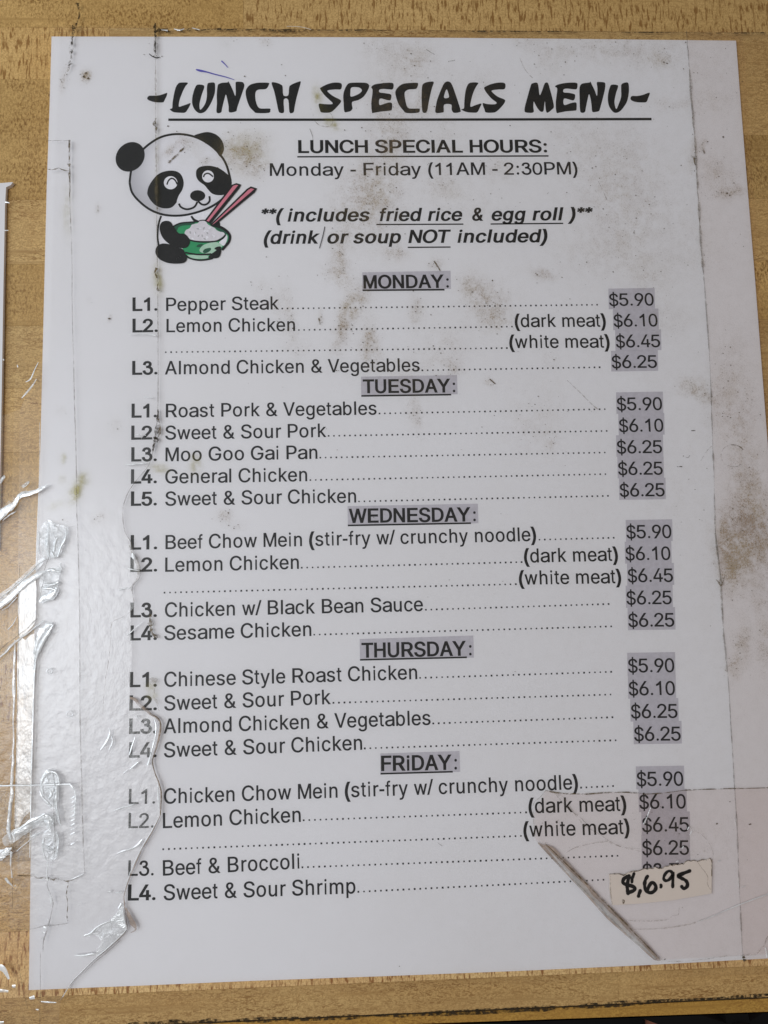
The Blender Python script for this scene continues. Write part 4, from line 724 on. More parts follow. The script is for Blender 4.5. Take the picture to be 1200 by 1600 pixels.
sheet('film', P(30, 800).x - .002, 0.124, P(500, 1548).y - .0004, P(500, 46).y, 230, 290, 0.0006, M['cover'], cover, attrs=True)

# flecks: little solid crumbs of dirt
vs, fs = [], []
def fleck(x, y, r):
    k = len(vs); m = random.choice((5, 6, 7)); a0 = random.uniform(0, 6); st_ = random.uniform(.5, 1)
    c = P(x, y, 0.00062); vs.append((c.x, c.y, 0.00062 + r * 0.00003))
    for i in range(m):
        a = a0 + i / m * 6.283; q = r * random.uniform(.5, 1.1)
        p = P(x + q * math.cos(a), y + q * math.sin(a) * st_, 0.00062); vs.append(tuple(p))
    for i in range(m): fs.append((k, k + 1 + (i + 1) % m, k + 1 + i))
for cx, cy, rx, ry, a, k in GR:
    for _ in range(int(k * math.sqrt(rx * ry) * .75)):
        fleck(random.gauss(cx, rx * .6), random.gauss(cy, ry * .6), random.choice((.5, .6, .7, .8, 1.2)))
for _ in range(60): fleck(random.uniform(330, 1180), random.uniform(65, 1050), random.uniform(.5, .9))
for x, y, r in ((440,101,1.3),(382,119,1.5),(446,118,1.3),(881,117,1.4),(1130,214,1.9),(1172,1288,2.2),(1120,1287,2),(171,498,2.4),(138,122,2.5),(131,120,2.5),(134,114,2.2),(1037,97,2),(1042,99,1.6),(240,88,1.2),(262,197,1.6),(225,85,1.2),(797,196,1.2),(702,906,1.1),(1039,1499,1.4),(841,619,1.2),(624,1510,1),(1163,1500,4),(1162,1496,3),(1136,302,2),(1140,305,1.5)): fleck(x, y, r)
kk = N('dark_crumb'); M['crumb'] = kk.done(kk.n('BsdfPrincipled', Base__Color=c4(.10, .075, .04), Roughness=.8).outputs[0])
o = mesh('dirt_flecks', vs, fs, M['crumb'], cover); o['kind'] = 'stuff'; o['label'] = 'fine brown food flecks stuck to the plastic'
# scratches, rings and pen marks
def gl(name, pts, w_, mat, sm=4, z=0.00064, parent=None, **kw): return strip(name, pts, w_, z, M[mat], parent or cover, sm=sm, **kw)
gl('pen_mark', [(306,108.5),(312,110),(322,112),(336,116),(352,120),(366,124.5)], [1.5,3.2,2,1.6,1.4,.8], 'pen', label='blue pen stroke above the title')
gl('pen_mark', [(346,95),(351,100),(356,105.5)], [2.2,1.4,1], 'pen', label='short blue pen tick above the title')
gl('pen_mark', [(233,84),(238,88),(244,90),(250,89)], [1.2,1.2,1.4,.8], 'soft_black', label='short dark curved mark on the crack line')
gl('pen_mark', [(507.5,354),(504,370),(499,388)], [1.1,1.2,1], 'soft_black', label='thin slash between drink and or')
gl('scratch', [(886,594),(905,612),(925,632),(935,640)], [1.2,1.5,1.8,2.2], 'grime_soft')
gl('scratch', [(666,77),(672,81),(679,85)], 1.1, 'grime_line'); gl('scratch', [(700,96),(711,94)], 1.4, 'grime_line'); gl('scratch', [(684,1317),(691,1322)], 1, 'grime_line')
gl('scratch', [(1080,673),(1087,672.5)], 1.4, 'grime_dark'); gl('scratch', [(1058,729),(1066,729)], 1.4, 'grime_dark'); gl('scratch', [(1071,714),(1075,715),(1078,711)], 1.1, 'grime_line')
gl('scratch', [(678,408),(684,416),(688,424)], [1.5,2.4,1.2], 'grime'); gl('scratch', [(498,497),(500,507)], 2, 'grime'); gl('scratch', [(1098.5,234),(1101,240)], 2.6, 'grime')
gl('scratch', [(765,592),(774,600)], 1.8, 'grime'); gl('scratch', [(262,254),(272,245),(280,238),(289,228)], [3,2,2.4,1.2], 'grime', jit=.6, wj=.8)
gl('scratch', [(812,90),(820,108),(832,122)], 1.2, 'grime_soft'); gl('scratch', [(935,283),(943,300),(948,312)], 1.3, 'grime_soft')
gl('stain_ring', ellipse(1145.5, 712, 19, 17, 10, 26)[3:22], 1.6, 'grime_soft', wj=.6, label='faint brown ring left on the right margin')
gl('stain_ring', ellipse(1146, 710, 18, 15, 10, 26)[18:24], 1.4, 'grime')
gl('stain_ring', [(489,178),(491,188),(500,196),(512,198),(520,192),(519,180),(512,174)], 1.3, 'grime_soft', jit=.5)
gl('stain_ring', [(484,201),(488,212),(489,220)], 1.1, 'grime_line')
gl('stain_ring', [(1095,720),(1104,705),(1112,697)], 1.2, 'grime_soft')
# dirt caught along the upper edge of the plastic, above the paper
gl('edge_grime', [(240,49),(252,47),(270,48),(290,46),(310,47)], [2,5,3,4,1], 'grime_dark', jit=1, wj=.9)
gl('edge_grime', [(300,46.5),(360,46),(400,47),(470,47.5),(540,47),(600,48),(760,49),(900,49.5),(1060,51),(1240,52)], [2,3,2.6,3,2,1.4,1.8,1.4,1.4,1.6], 'grime_dark', jit=.9, wj=.9, z=.00062)
gl('edge_grime', [(60,52),(100,50),(160,46),(240,45)], 1.2, 'grime_soft', jit=.8, wj=.8)
gl('edge_glint', [(252,46.5),(262,47.5)], [1,2.2], 'crease', h=.0003); gl('edge_glint', [(272,45),(280,47),(288,45)], [1,2.5,1], 'crease', h=.0003)
gl('edge_glint', [(300,43.5),(312,46.5)], 1.4, 'crease', h=.0003); gl('edge_glint', [(448,41),(470,42),(486,46)], 1.2, 'crease_faint', h=.0003)

# ------------------------------------------------------------------ right margin tape
rt = thing('right_tape', 'clear tape running down the right margin of the menu with a thin brown edge', 'tape', 'clear tapes on the menu')
RE = [(1072,46),(1073.5,62.5),(1077,107.5),(1081,164),(1086,224.5),(1089,287.5),(1092.6,332.5),(1096,395.5),(1098,417),(1102.5,467),(1110,587),(1113,683),(1115.5,740),(1118,833),(1127,910),(1130,980),(1137,1050),(1143,1150),(1148,1233),(1152,1300),(1155,1383),(1160,1483),(1163,1503)]
shape('film', [RE + [(1290,1496),(1235,1100),(1210,700),(1185,400),(1160,46)]], 0.0010, M['tape_warm'], rt, sm=0)
strip('edge_grime', RE, [1.2,1.2,1.5,1.6,2,1.6,1.8,1.4,1.5,1.6,1.5,1.4,1.5,1.8,1.6,2,1.5,1.5,1.4,1.4,1.5,1.5,2], 0.00103, M['grime_line'], rt, jit=.3, wj=.9)
strip('edge_grime', [(x + .5, y) for x, y in RE[2:9]], 3, 0.00105, M['grime_soft'], rt, jit=.8, wj=1)
strip('edge_grime', [(1085,238),(1084.5,248),(1086,258)], [2,4,1.5], 0.00106, M['grime'], rt, jit=.5, wj=.6)
strip('edge_grime', [(1118,905),(1127,915),(1132,900)], [1.5,2.4,1.2], 0.00106, M['grime'], rt, jit=.8, wj=.8)
strip('edge_grime', [(x - 1, y) for x, y in RE[13:17]], 2.2, 0.00105, M['grime_soft'], rt, jit=.6, wj=1)
strip('edge_glint', [(1150,1290),(1148,1277)], 1.2, 0.0011, M['crease'], rt, h=.0003)
strip('edge_glint', [(1153.5,1370),(1154,1385)], [1,2.4], 0.0011, M['crease'], rt, h=.0004)
strip('edge_glint', [(1158,1386.5),(1165,1384.5)], [1.6,2.2], 0.0011, M['crease'], rt, h=.0004)

# ------------------------------------------------------------------ bottom right tape piece with its folded edge
bt = thing('corner_tape', 'clear tape patch over the bottom right corner with a dirty brown diagonal fold', 'tape', 'clear tapes on the menu')
shape('film', [[(852,1235),(876,1239.5),(917,1240),(952,1238),(991,1238.5),(1017,1240.6),(1060,1236),(1148,1232),(1225,1231),(1262,1488),(1033,1500),(848,1326),(835.8,1311),(833.6,1274)]], 0.0012, M['tape_corner'], bt, sm=0)
shape('fold', [[(840,1317),(848,1320),(863,1323),(880,1340),(933,1397),(967,1430),(1000,1463),(1028,1495),(1033,1500.5),(1022,1500),(1000,1480),(950,1437),(917,1400),(867,1347)]], 0.0014, M['fold_brown'], bt, sm=2, label='brown dirty fold running diagonally')
strip('fold_line', [(852,1322),(900,1375),(950,1427),(990,1466),(1024,1498)], [2,6,7,6,2], 0.00146, M['crease_faint'], bt, h=.0004, jit=.5, wj=.4)
strip('fold_line', [(842,1318),(880,1358),(935,1414),(975,1455),(1026,1500)], [2,2.6,2.2,2.2,1.4], 0.00150, M['grime_soft'], bt, h=.0003, jit=.5)
strip('fold_line', [(850,1316),(880,1345),(940,1405),(990,1456),(1030,1498)], [1.2,2,2,2,1], 0.00152, M['grime'], bt, jit=.5, wj=.5)
strip('edge_grime', [(852,1235),(876,1239.5),(917,1240.5),(952,1238),(991,1238.5),(1017,1240.6),(1060,1236),(1100,1233.5),(1148,1232),(1210,1231)], [1.6,2,2,1.3,1.5,1.8,1.6,1.2,1.2,1], 0.00125, M['grime'], bt, jit=.5, wj=.6)
strip('edge_grime', [(1035,1501),(1060,1502),(1100,1499),(1135,1494),(1165,1492.5),(1182,1490),(1193,1478),(1200,1464),(1212,1450)], [1.4,1,1.2,1.6,1.6,2,2.4,3,3], 0.00125, M['grime_soft'], bt, jit=.5, wj=.6)
strip('crease', [(860,1236),(880,1246),(893,1264),(905,1281),(918,1293),(935,1303),(950,1313),(968,1322),(1000,1330)], [1.5,2,1.8,2.4,1.6,1.8,1.6,1.6,1], 0.0014, M['grime_soft'], bt, h=.0004, jit=.4)
strip('crease', [(868,1240),(886,1262),(906,1277),(917,1288)], [1.2,1.4,1.4,1.2], 0.0014, M['grime_line'], bt, jit=.4, wj=.5)
strip('crease', [(945,1312),(955,1318),(975,1324),(1000,1326)], 1, 0.0014, M['grime_soft'], bt, h=.0003)
strip('crease', [(885,1332),(900,1324),(930,1317),(950,1315)], 1.4, 0.0014, M['grime_soft'], bt, h=.0003)
strip('crease', [(852,1236),(845,1244),(834,1256),(833,1275),(836,1305),(842,1320)], 1.3, 0.0014, M['grime_soft'], bt, jit=.6)
strip('crease', [(978,1438),(1000,1439),(1030,1438.5),(1045,1436),(1050,1431),(1060,1429),(1061,1412)], [1.8,1.8,1.6,1.2,1,1,1], 0.0014, M['grime_soft'], bt, h=.0003, sm=2)
strip('crease', [(990,1452),(1030,1451),(1062,1447),(1085,1442),(1110,1433)], [1,1.8,2,2,1.4], 0.0014, M['grime_soft'], bt, h=.0004)
strip('crease', [(1090,1441),(1115,1431),(1140,1420),(1165,1410),(1200,1397),(1230,1386)], [.8,1.2,1.6,1.6,2.2,2.2], 0.0015, M['crease_bright'], bt, h=.0004)
strip('crease', [(1076,1288),(1082,1296),(1095,1303),(1107,1316),(1114,1332),(1113,1345)], 1.1, 0.0014, M['grime_soft'], bt)
for a in ([(1074,1297),(1077,1292)], [(1078,1305),(1081,1299)], [(1056,1347),(1060,1345)], [(1068,1322),(1066,1326)], [(1121,1346),(1126,1345)], [(1196,1480),(1199,1496)], [(1017,1262),(1012,1275)], [(1012,1275),(1006,1288)]):
    strip('glint', a, [1.6, 2.4], 0.0014, M['crease'], bt, sm=0, h=.0003)

# ------------------------------------------------------------------ hand written price label (under the corner tape, over the printed price)
sk = thing('price_label', 'cream torn paper label with a handwritten price covering the lowest printed price', 'label')
cr = lambda l: T(940, 1330, 1200 / 180., l)
so = cr([(78,242),(130,236),(185,235),(230,255),(268,228),(320,210),(380,205),(430,190),(455,182),(480,190),(500,176),(530,186),(560,166),(585,176),(600,182),(640,182),(660,160),(690,158),(720,142),(740,150),(770,136),(800,142),(830,130),(850,136),(880,106),(905,98),(930,104),(960,95),(1000,108),(1050,88),(1090,92),(1130,74),(1150,108),(1148,260),(1146,440),(1080,452),(950,475),(860,490),(740,512),(650,520),(560,530),(400,545),(230,556),(160,562),(112,560),(96,480),(84,400),(88,320)])
n = len(so); vs = [P(x, y, 0.00110) for x, y in so]; vs += [Vector((v.x, v.y, 0.00066)) for v in vs]
mesh('paper', vs, [tuple(reversed(range(n)))] + [(i, (i + 1) % n, n + (i + 1) % n, n + i) for i in range(n)], M['sticker'], sk)
hw = bpy.data.objects.new('handwriting', None); link(hw, sk); hw['label'] = 'black marker writing reading "$.6.95"'
zz = 0.00112
for nm, l, w_ in (('pen_stroke', [(268,262),(232,290),(222,325),(250,345),(300,358),(345,380),(335,408),(300,425),(272,436)], 5.2), ('pen_stroke', [(285,258),(275,300),(268,350),(270,400),(276,440)], 5.6),
    ('pen_stroke', [(338,232),(330,260),(318,285),(316,322)], 4.2), ('pen_stroke', [(402,412),(395,435),(385,468)], 5.4), ('pen_stroke', [(478,262),(458,300),(448,345),(455,395),(480,425),(520,432),(555,405),(565,370),(545,335),(520,330),(495,360),(480,400)], 5.0),
    ('pen_stroke', [(617,352),(621,364),(617,374)], 4.4), ('pen_stroke', [(742,232),(715,207),(682,215),(655,248),(648,288),(668,308),(702,298),(730,262),(744,220),(743,290),(741,372)], 4.5),
    ('pen_stroke', [(918,205),(860,228),(795,255),(830,280),(875,305),(895,340),(885,375),(855,388),(835,368)], 5.2)):
    zz += 4e-6; strip(nm, cr(l), w_ * 1.08, zz, M['marker'], hw, jit=.2, wj=.15)
    for e in (l[0], l[-1]):
        zz += 1e-6; x, y = cr([e])[0]; shape(nm, [ellipse(x, y, w_ * .53, w_ * .53, 0, 12)], zz, M['marker'], hw, sm=0)
strip('edge_shadow', so[:34], 1.2, 0.00111, M['grime'], sk, sm=0, jit=.3, wj=.8)  # shade along the label's upper edge, painted as a brown strip
strip('crease', cr([(1000,110),(1040,170),(1080,220),(1110,280),(1100,340),(1140,400)]), 1.0, 0.00111, M['grime_soft'], sk, jit=.4)
strip('crease', cr([(90,245),(92,400),(110,556)]), 1.8, 0.00111, M['grime_soft'], sk, jit=.3)
strip('smudge', cr([(215,505),(230,520),(225,545)]), [2, 4, 2], 0.00111, M['grime'], sk)

# ------------------------------------------------------------------ wide tape over the left part: its right edge is torn
wt = thing('wide_tape', 'wide clear tape over the left side of the menu with a torn right edge', 'tape', 'clear tapes on the menu')
TE1 = [(242,40),(243,57),(243,150),(244,250),(245,330),(246,420),(247,520),(247,620),(246,650),(243,680),(239,706)]
TE2 = [(239,706),(236,718),(229,732),(212,752),(200,770),(193,790),(191.5,805),(195,830),(204,846),(208,861),(216,877),(219,889),(217.5,903),(206.5,918),(209,936),(209,949),(204,956)]
TE2b = [(204,956),(190,965),(175,973),(173,1000),(169,1035),(165,1060),(162,1090),(160,1123)]
TE3 = [(203,1090),(212,1094),(219,1102),(235,1115),(250,1127),(249,1150),(242.5,1174),(238,1191),(242.5,1208),(249,1226),(252,1240),(251,1260),(250.6,1274)]
TE4 = [(250.6,1274),(237.5,1300),(220.6,1330),(205.6,1364),(194.4,1396),(194.4,1412),(197,1437),(198,1452),(185,1467),(166,1484),(147.5,1499),(129,1517.5),(110,1538),(95,1562)]
shape('film', [TE1 + TE2[1:] + [(206,1020),(203,1088)] + TE3[1:] + TE4[1:] + [(88,1640),(-170,1640),(-140,700),(31,640),(66,560),(70,440),(74,300),(79,170),(83,57),(84,40)]], 0.0014, M['tape_wide'], wt, sm=0)
zt = 0.0015
strip('torn_edge', TE1, [1.2,1.3,1.3,1.2,1.3,1.2,1.4,1.3,1.6,2,2], zt, M['grime_line'], wt, jit=.2, wj=.8)
strip('torn_edge', TE1[:5], 4, zt + 2e-5, M['grime_soft'], wt, jit=.6, wj=.8)
for a, w_ in (([(243.5,185),(242,192),(244,200),(243,207)], 4), ([(245,418),(242,425),(245,434)], 3.5), ([(248,440),(246,450),(249,455)], 2.5), ([(245,320),(246,330)], 2)): strip('edge_grime', a, w_, zt + 3e-5, M['grime'], wt, jit=.8, wj=.9)
strip('edge_grime', [(247,640),(246,660),(245,676),(242,690),(239,704)], [1.5,5,8,6,1.5], zt + 4e-5, M['grime_dark'], wt, jit=.8, wj=.6, label='dark brown dirt packed into the tear')
strip('edge_grime', [(247,655),(249,668),(248,682)], [1,3,1.5], zt + 5e-5, M['grime'], wt, jit=.8, wj=.9)
strip('torn_edge', TE2, [1.4]*6 + [1.2,1.2,1.6,2.2,2.6,2.6,1.8,1.6,1.6,1.4,1], zt, M['grime_line'], wt, h=.0002, jit=.2)
strip('torn_edge', [(x - 3, y) for x, y in TE2[8:14]], [1,3,5,5,2,1], zt + 3e-5, M['grime_soft'], wt, jit=.4)
strip('torn_edge', TE2b, [1.2,1.2,1.4,1.2,1,1,1,.8], zt, M['grime_soft'], wt, h=.0002, jit=.4)
strip('edge_grime', [(236,960),(236,975),(238,990),(246,996)], [3,6,4,2], zt + 3e-5, M['grime'], wt, jit=1, wj=.9)
strip('edge_grime', [(236,1058),(240,1066),(243,1072),(240,1088),(246,1100),(249,1112)], [6,8,3,2,3,1], zt + 3e-5, M['grime_soft'], wt, jit=1, wj=.9)
strip('torn_edge', TE3, [3,5,5,4,3,3.5,2.4,1.6,1.6,2.2,2.6,2,1.2], zt, M['fold_brown'], wt, h=.0004, jit=.3, label='brown lifted lip of the torn tape')
strip('torn_edge', [(x + .3, y) for x, y in TE3[3:]], 1.2, zt + .0004, M['grime'], wt, jit=.3, wj=.6)
strip('lifted_lip', [(240,1122),(244,1134),(243,1150),(239,1166),(235,1182),(231,1196)], [1,3,3,2.6,3,4.5], zt + 1e-4, M['crease_bright'], wt, h=.0006)
strip('lifted_lip', [(246,1222),(247,1240),(248,1258),(247,1270)], [1.5,3,3,1], zt + 1e-4, M['crease'], wt, h=.0005)
strip('torn_edge', TE4, [1.2,2,2,1.8,1.5,1.5,1.5,1.5,2,2,1.8,1.8,1.8,1.6], zt, M['fold_brown'], wt, h=.0005, jit=.2)
strip('lifted_lip', [(248,1277),(236,1300),(219,1329),(204,1362),(194,1392)], [.8,1.4,1.6,1.4,.8], zt + 2e-4, M['crease_bright'], wt, h=.0005)
strip('lifted_lip', [(198,1452),(184,1467),(165,1484),(146,1500),(128,1518),(112,1535),(98,1558)], [.8,1.6,1.8,1.6,1.4,1.3,1], zt + 3e-4, M['crease_bright'], wt, h=.0005)
strip('torn_edge', [(x + 3.5, y + 2) for x, y in TE4[8:12]], 1.2, zt + 1e-4, M['grime_line'], wt, jit=.3)
shape('lifted_flap', [[(192,1410),(187,1420),(178,1430),(168,1441),(152,1447),(140,1458),(130,1462),(140,1464),(146,1460),(158,1470),(150,1488),(152,1494),(166,1484),(185,1467),(198,1452),(196,1436)]], zt + .0003, M['crease_faint'], wt, sm=3, label='lifted flap of torn plastic near the lower left')
shape('lifted_lip', [[(190,1421),(182,1428),(172,1440),(184,1444),(192,1450),(196,1446),(193,1432)]], zt + .0005, M['crease'], wt, sm=3)
strip('lifted_lip', [(190,1412),(185,1420)], [4, 2], zt + .0005, M['crease_bright'], wt, h=.0004)
strip('lifted_lip', [(172,1439),(160,1444),(150,1450),(142,1458),(131,1462)], [1.5,2.5,2.5,3.5,3], zt + .0006, M['crease_bright'], wt, h=.0005)
strip('lifted_lip', [(192,1420),(194,1436),(198,1450)], [1.5,2,1.5], zt + .0006, M['crease_bright'], wt, h=.0004)
strip('edge_grime', [(197,1418),(201,1430),(207,1442),(212,1452),(204,1458)], [2,6,8,3,2], zt + .0002, M['fold_brown'], wt, jit=.6, wj=.3)
for a, w_ in (([(116,1493),(130,1493.5),(144,1491),(150,1492)], [2,4,4,1]), ([(183,1334),(192,1330),(206,1326),(216,1320),(222,1312)], [2,3,3,4,2]), ([(178,1267),(190,1262),(204,1259),(210,1256)], [1.5,2.5,2.5,1]),
    ([(200,888),(208,890),(218,892)], [3,2,1.2]), ([(186,922),(196,919),(206,919)], [2.4,1.5,1]), ([(207,864),(208,870),(210,874)], [2,5,2]), ([(194,993),(202,990),(214,979),(222,972)], [1,2,1.5,1]),
    ([(202,1180),(206,1168),(211,1152)], [1.5,3.4,1.5]), ([(203,1202),(216,1191)], [2,3]), ([(193,1208),(199,1204)], [2.5,1.5]), ([(168,1393),(173,1394)], [5,2]), ([(180,1395),(190,1394)], [1.5,1.5]), ([(123,1413),(125,1414)], [2.5,2]),
    ([(200,522),(230,522),(243,524)], [1.2,1,2]), ([(225,620),(238,621)], [1.5,1.2]), ([(195,726),(210,725),(230,724)], [2,2.4,1]), ([(212,679),(228,680)], [2,1]), ([(157,1172),(166,1160),(172,1146),(170,1138)], [2,4,3,1]), ([(170,1172),(176,1160),(174,1150)], [1.5,3,1]),
    ([(213,1118),(215,1122)], [3,2]), ([(219,1128),(224,1130)], [2,1]), ([(228,1153),(231,1148)], [1.5,1]), ([(15,1186),(18,1180)],[1,2])):
    strip('glint', a, w_, zt + .0003, M['crease_bright'], wt, sm=3, h=.0004)
for x, y, r in ((77.5,1048.5,4.4),(109,1115.5,5)):
    strip('bubble', ellipse(x, y, r, r * .85, 0, 16) + ellipse(x, y, r, r * .85, 0, 16)[:1], 1.8, zt + .0003, M['crease_bright'], wt, sm=0, h=.0004)
for _ in range(70):
    x, y = random.gauss(150, 45), random.uniform(840, 1300)
    if 58 < x < 240:
        a = random.uniform(0, 3.14); l = random.uniform(.6, 2.4); strip('glint', [(x, y), (x + l * math.cos(a), y + l * math.sin(a))], random.uniform(.6, 1.3), zt + .0002, M['crease'], wt, sm=0, h=.0002)

# ------------------------------------------------------------------ narrow tape binding the left edge of the paper to the wood
nt = thing('narrow_tape', 'narrow clear tape over the left edge of the menu, wrinkled and whitened by painted glare towards the bottom', 'tape', 'clear tapes on the menu')
NE = [(110,290),(109,311),(112,389),(112.8,483),(115,567),(116.5,629),(119,723),(119.8,789),(122,854),(124,951),(124.6,1012),(125.2,1126),(127.6,1224),(129,1282),(131,1337),(132.6,1363.6)]
NB = [(132.6,1363.6),(120,1371),(107,1377),(100,1375),(95,1374.6),(87,1372),(84,1375),(74,1371),(66,1371.5),(58,1372.5),(54,1370),(48,1368),(27,1368)]
TZ = 0.0018
shape('film', [[(74,290)] + NE + NB[1:] + [(27,1368),(28,900),(31,640),(66,560)]], TZ, M['tape'], nt, sm=0)
strip('edge_grime', [(109,219)] + NE, [1.3,1.6,1.3,1.2,1.2,1.4,1.5,1.5,1.5,1.5,1.5,1.4,1.5,1.5,1.4,1.3,1.2], TZ + 5e-5, M['grime_line'], nt, jit=.2, wj=.5)
strip('edge_grime', [(109,219),(108,240),(108.5,262),(109,285),(109,310)], [2.2,2.4,3,2,1], TZ + 8e-5, M['grime'], nt, jit=.5, wj=1)
strip('edge_grime', NB, 1.7, TZ + 5e-5, M['grime'], nt, sm=2, jit=.7, wj=.5)
strip('edge_glint', [(131,1365),(120,1371),(110,1375)], [1,2.4,1], TZ + 1e-4, M['crease'], nt, h=.0003)
# lifted strip between paper edge and wood, tilted to the lamp, its glare partly whitened into the film
def tilt(name, pts, mat, parent, zl, zr, xm, sm=2):
    o = shape(name, [pts], TZ, M[mat], parent, sm=sm)
    xs = [v.co.x for v in o.data.vertices]; a, b = min(xs), max(xs)
    for v in o.data.vertices: v.co.z = zl + (zr - zl) * (v.co.x - a) / (b - a)
    return o
tilt('lifted_strip', [(30,912),(42,905),(56,905),(57,940),(56,965),(54,975),(45,985),(30,995)], 'gap', nt, TZ + 1e-4, TZ + 2.2e-4, 0)
tilt('lifted_strip', [(28,1002),(40,1000),(54,990),(54.5,1030),(52,1100),(50,1180),(48,1250),(47,1268),(38,1276),(30,1292),(23,1292),(25,1200),(27,1100)], 'gap', nt, TZ + 1e-4, TZ + 2.2e-4, 0)
strip('bright_edge', [(56.5,1000),(53.5,1060),(51.5,1130),(49.5,1200),(48,1270),(46.5,1340)], [2,2.6,2.4,2.4,2,1.2], TZ + 2.6e-4, M['crease_bright'], nt, h=.0003)
strip('bright_edge', [(62,660),(61,760),(58,840),(57,900)], [1,1.2,1.6,1.6], TZ + 2.6e-4, M['crease_faint'], nt, h=.0002)
strip('edge_line', [(31,880),(29,960),(28,1060),(26,1180),(23,1300),(20,1340),(19,1420)], 1.4, TZ + 3e-4, M['grime_line'], nt, jit=.3)
strip('bright_edge', [(24,1000),(22,1060),(21,1130),(20,1190),(18,1240),(16,1300)], [2,4,3,3,4,3], TZ + 2.4e-4, M['crease'], nt, h=.0004, jit=.8, wj=.8)
# wrinkles
def strands(fn, pts, w_, mat, h, **kw):
    m = max(w_) if isinstance(w_, (list, tuple)) else w_
    if h and m >= 3 and mat != 'grime_line':
        for q in range(5 if m > 6 else 3):
            off = random.uniform(-.62, .62) * m; l = [(x + off * .5 + random.uniform(-1, 1), y + off + random.uniform(-1, 1)) for x, y in pts]
            if len(l) > 3 and random.random() < .6: a = random.randrange(0, len(l) - 2); l = l[a:a + 3]
            fn(l, [random.uniform(.5, 1.6) for _ in l], random.choice(('crease_bright', 'crease', 'crease_faint')), .0004, True, jit=.8, wj=.9)
def crease(pts, w_, mat='crease_bright', h=.0007, sat=False, **kw):
    if not sat: strands(crease, pts, w_, mat, h)
    kw.setdefault('jit', .35); kw.setdefault('wj', .35)
    return strip('wrinkle', pts, w_, TZ + 3.2e-4, M[mat], nt, h=h, **kw)
crease([(-14,818),(0,806),(10,797),(20,790),(26,781),(32,775),(42,772),(55,768),(66,763),(74,757)], [14,13,11,9,7,7,7,6,5,2], jit=.5, wj=.15)
crease([(28,782),(34,771),(44,768)], [2,4,2], 'crease')
crease([(34,760),(40,756),(46,752)], [2,4,2], 'crease_faint'); crease([(0,756),(8,745)], [3,3], 'crease_faint')
crease([(-14,955),(0,946),(12,938),(24,926),(36,915),(50,905),(62,897),(70,893)], [11,10,9,8,9,9,8,3], jit=.6, wj=.2)
crease([(-4,938),(12,925),(30,911),(48,893),(62,880),(74,872)], [2,2,3,2,2,1.5], 'crease')
crease([(10,930),(26,912),(40,900),(58,884),(72,874)], 1.2, 'grime_line', 0)
crease([(-10,1036),(4,1024),(14,1014),(24,1004),(40,992),(56,980),(68,970)], [3,3,3,3,3,2.5,1.5], 'crease', jit=.5, wj=.4)
crease([(-8,1024),(8,1008),(24,996),(44,980),(58,966)], 1.3, 'grime_line', 0, jit=.5)
crease([(12,984),(20,975),(26,964)], [2,2,1], 'crease')
crease([(54,1024),(57,1008),(63,992),(70,982),(78,976),(83,977)], [2,5,9,11,8,2], jit=.4)
crease([(84,976),(76,988),(68,1000),(60,1016),(56,1030),(54,1050)], [2,6,7,6,3,2])
for a, w_, m_ in (([(62,830),(60,850),(62,866)], [1,3,1], 'crease_faint'), ([(76,820),(74,850),(76,870)], [3,8,3], 'crease_faint'), ([(84,822),(86,818)], [3,3], 'crease_faint'), ([(104,826),(103,838),(100,846),(95,854),(92,864),(90,870)], [1,3,4,3,4,2], 'crease_bright'),
    ([(90,840),(86,848),(84,862)], [2,5,4], 'crease'), ([(80,860),(84,870),(88,868)], [3,5,2], 'crease'), ([(74,892),(80,890),(88,893),(94,893)], [3,6,6,3], 'crease_bright'), ([(70,912),(78,914),(86,912),(91,908)], [3,6,5,5], 'crease'), ([(66,920),(74,919),(84,921),(88,922)], [3,5,4,3], 'crease_bright'),
    ([(62,941),(68,934),(78,932),(86,924),(88,918)], [2,9,11,6,2], 'crease_bright'), ([(94,880),(95,888)], [3,2], 'crease'), ([(106,824),(115,822)], [1,1], 'crease_faint')): crease(a, w_, m_)
crease([(66,900),(72,882),(77,868),(78,850)], 1.1, 'grime_line', 0); crease([(62,936),(66,915),(70,900)], 1.1, 'grime_line', 0)
# the bubble with its tail and the saw-tooth tape end
saw = thing('short_tape', 'short clear tape with a saw-tooth end crossing the lower left paper edge', 'tape', 'clear tapes on the menu')
ZS = 0.0024
shape('film', [[(-60,1227),(60,1227),(112,1226),(117,1232),(118,1245),(116,1250),(118,1262),(115,1268),(117,1282),(114,1290),(115,1330),(114,1368),(48,1366),(-60,1366)]], ZS, M['tape'], saw, sm=0)
def cs(pts, w_, mat='crease_bright', h=.0006, dz=1e-4, nm='wrinkle', sat=False, **kw):
    if nm == 'wrinkle' and not sat: strands(lambda l, w2, m2, h2, s2, **k2: cs(l, w2, m2, h2, 1.8e-4, 'wrinkle', s2, **k2), pts, w_, mat, h)
    kw.setdefault('jit', .3); kw.setdefault('wj', .35)
    return strip(nm, pts, w_, ZS + dz, M[mat], saw, h=h, **kw)
cs([(-20,1228),(20,1227.5),(60,1227),(95,1226),(110,1225.5)], [2,2.2,2.4,3,3], nm='tape_edge', h=.0003)
cs([(109,1225),(113,1230),(117,1236),(118,1248),(117,1262),(116,1278)], [4,4,2.4,2,2,1.2], nm='tape_edge', h=.0003)
for i, y in enumerate((1246,1253,1260,1267,1274,1281,1288,1295,1302,1318)): cs([(110.5,y+2),(116.5,y - 1)], [1.4, 3], 'crease' if i % 2 else 'crease_bright', nm='tooth', h=.0003)
cs([(64,1226),(67,1216),(73,1208),(80,1206),(87,1208),(91,1216),(93,1226)], [3,5,6,6,5,5,3]); cs([(82,1206),(84,1214),(85,1226)], 1.2, 'grime_line', 0, 2e-4)
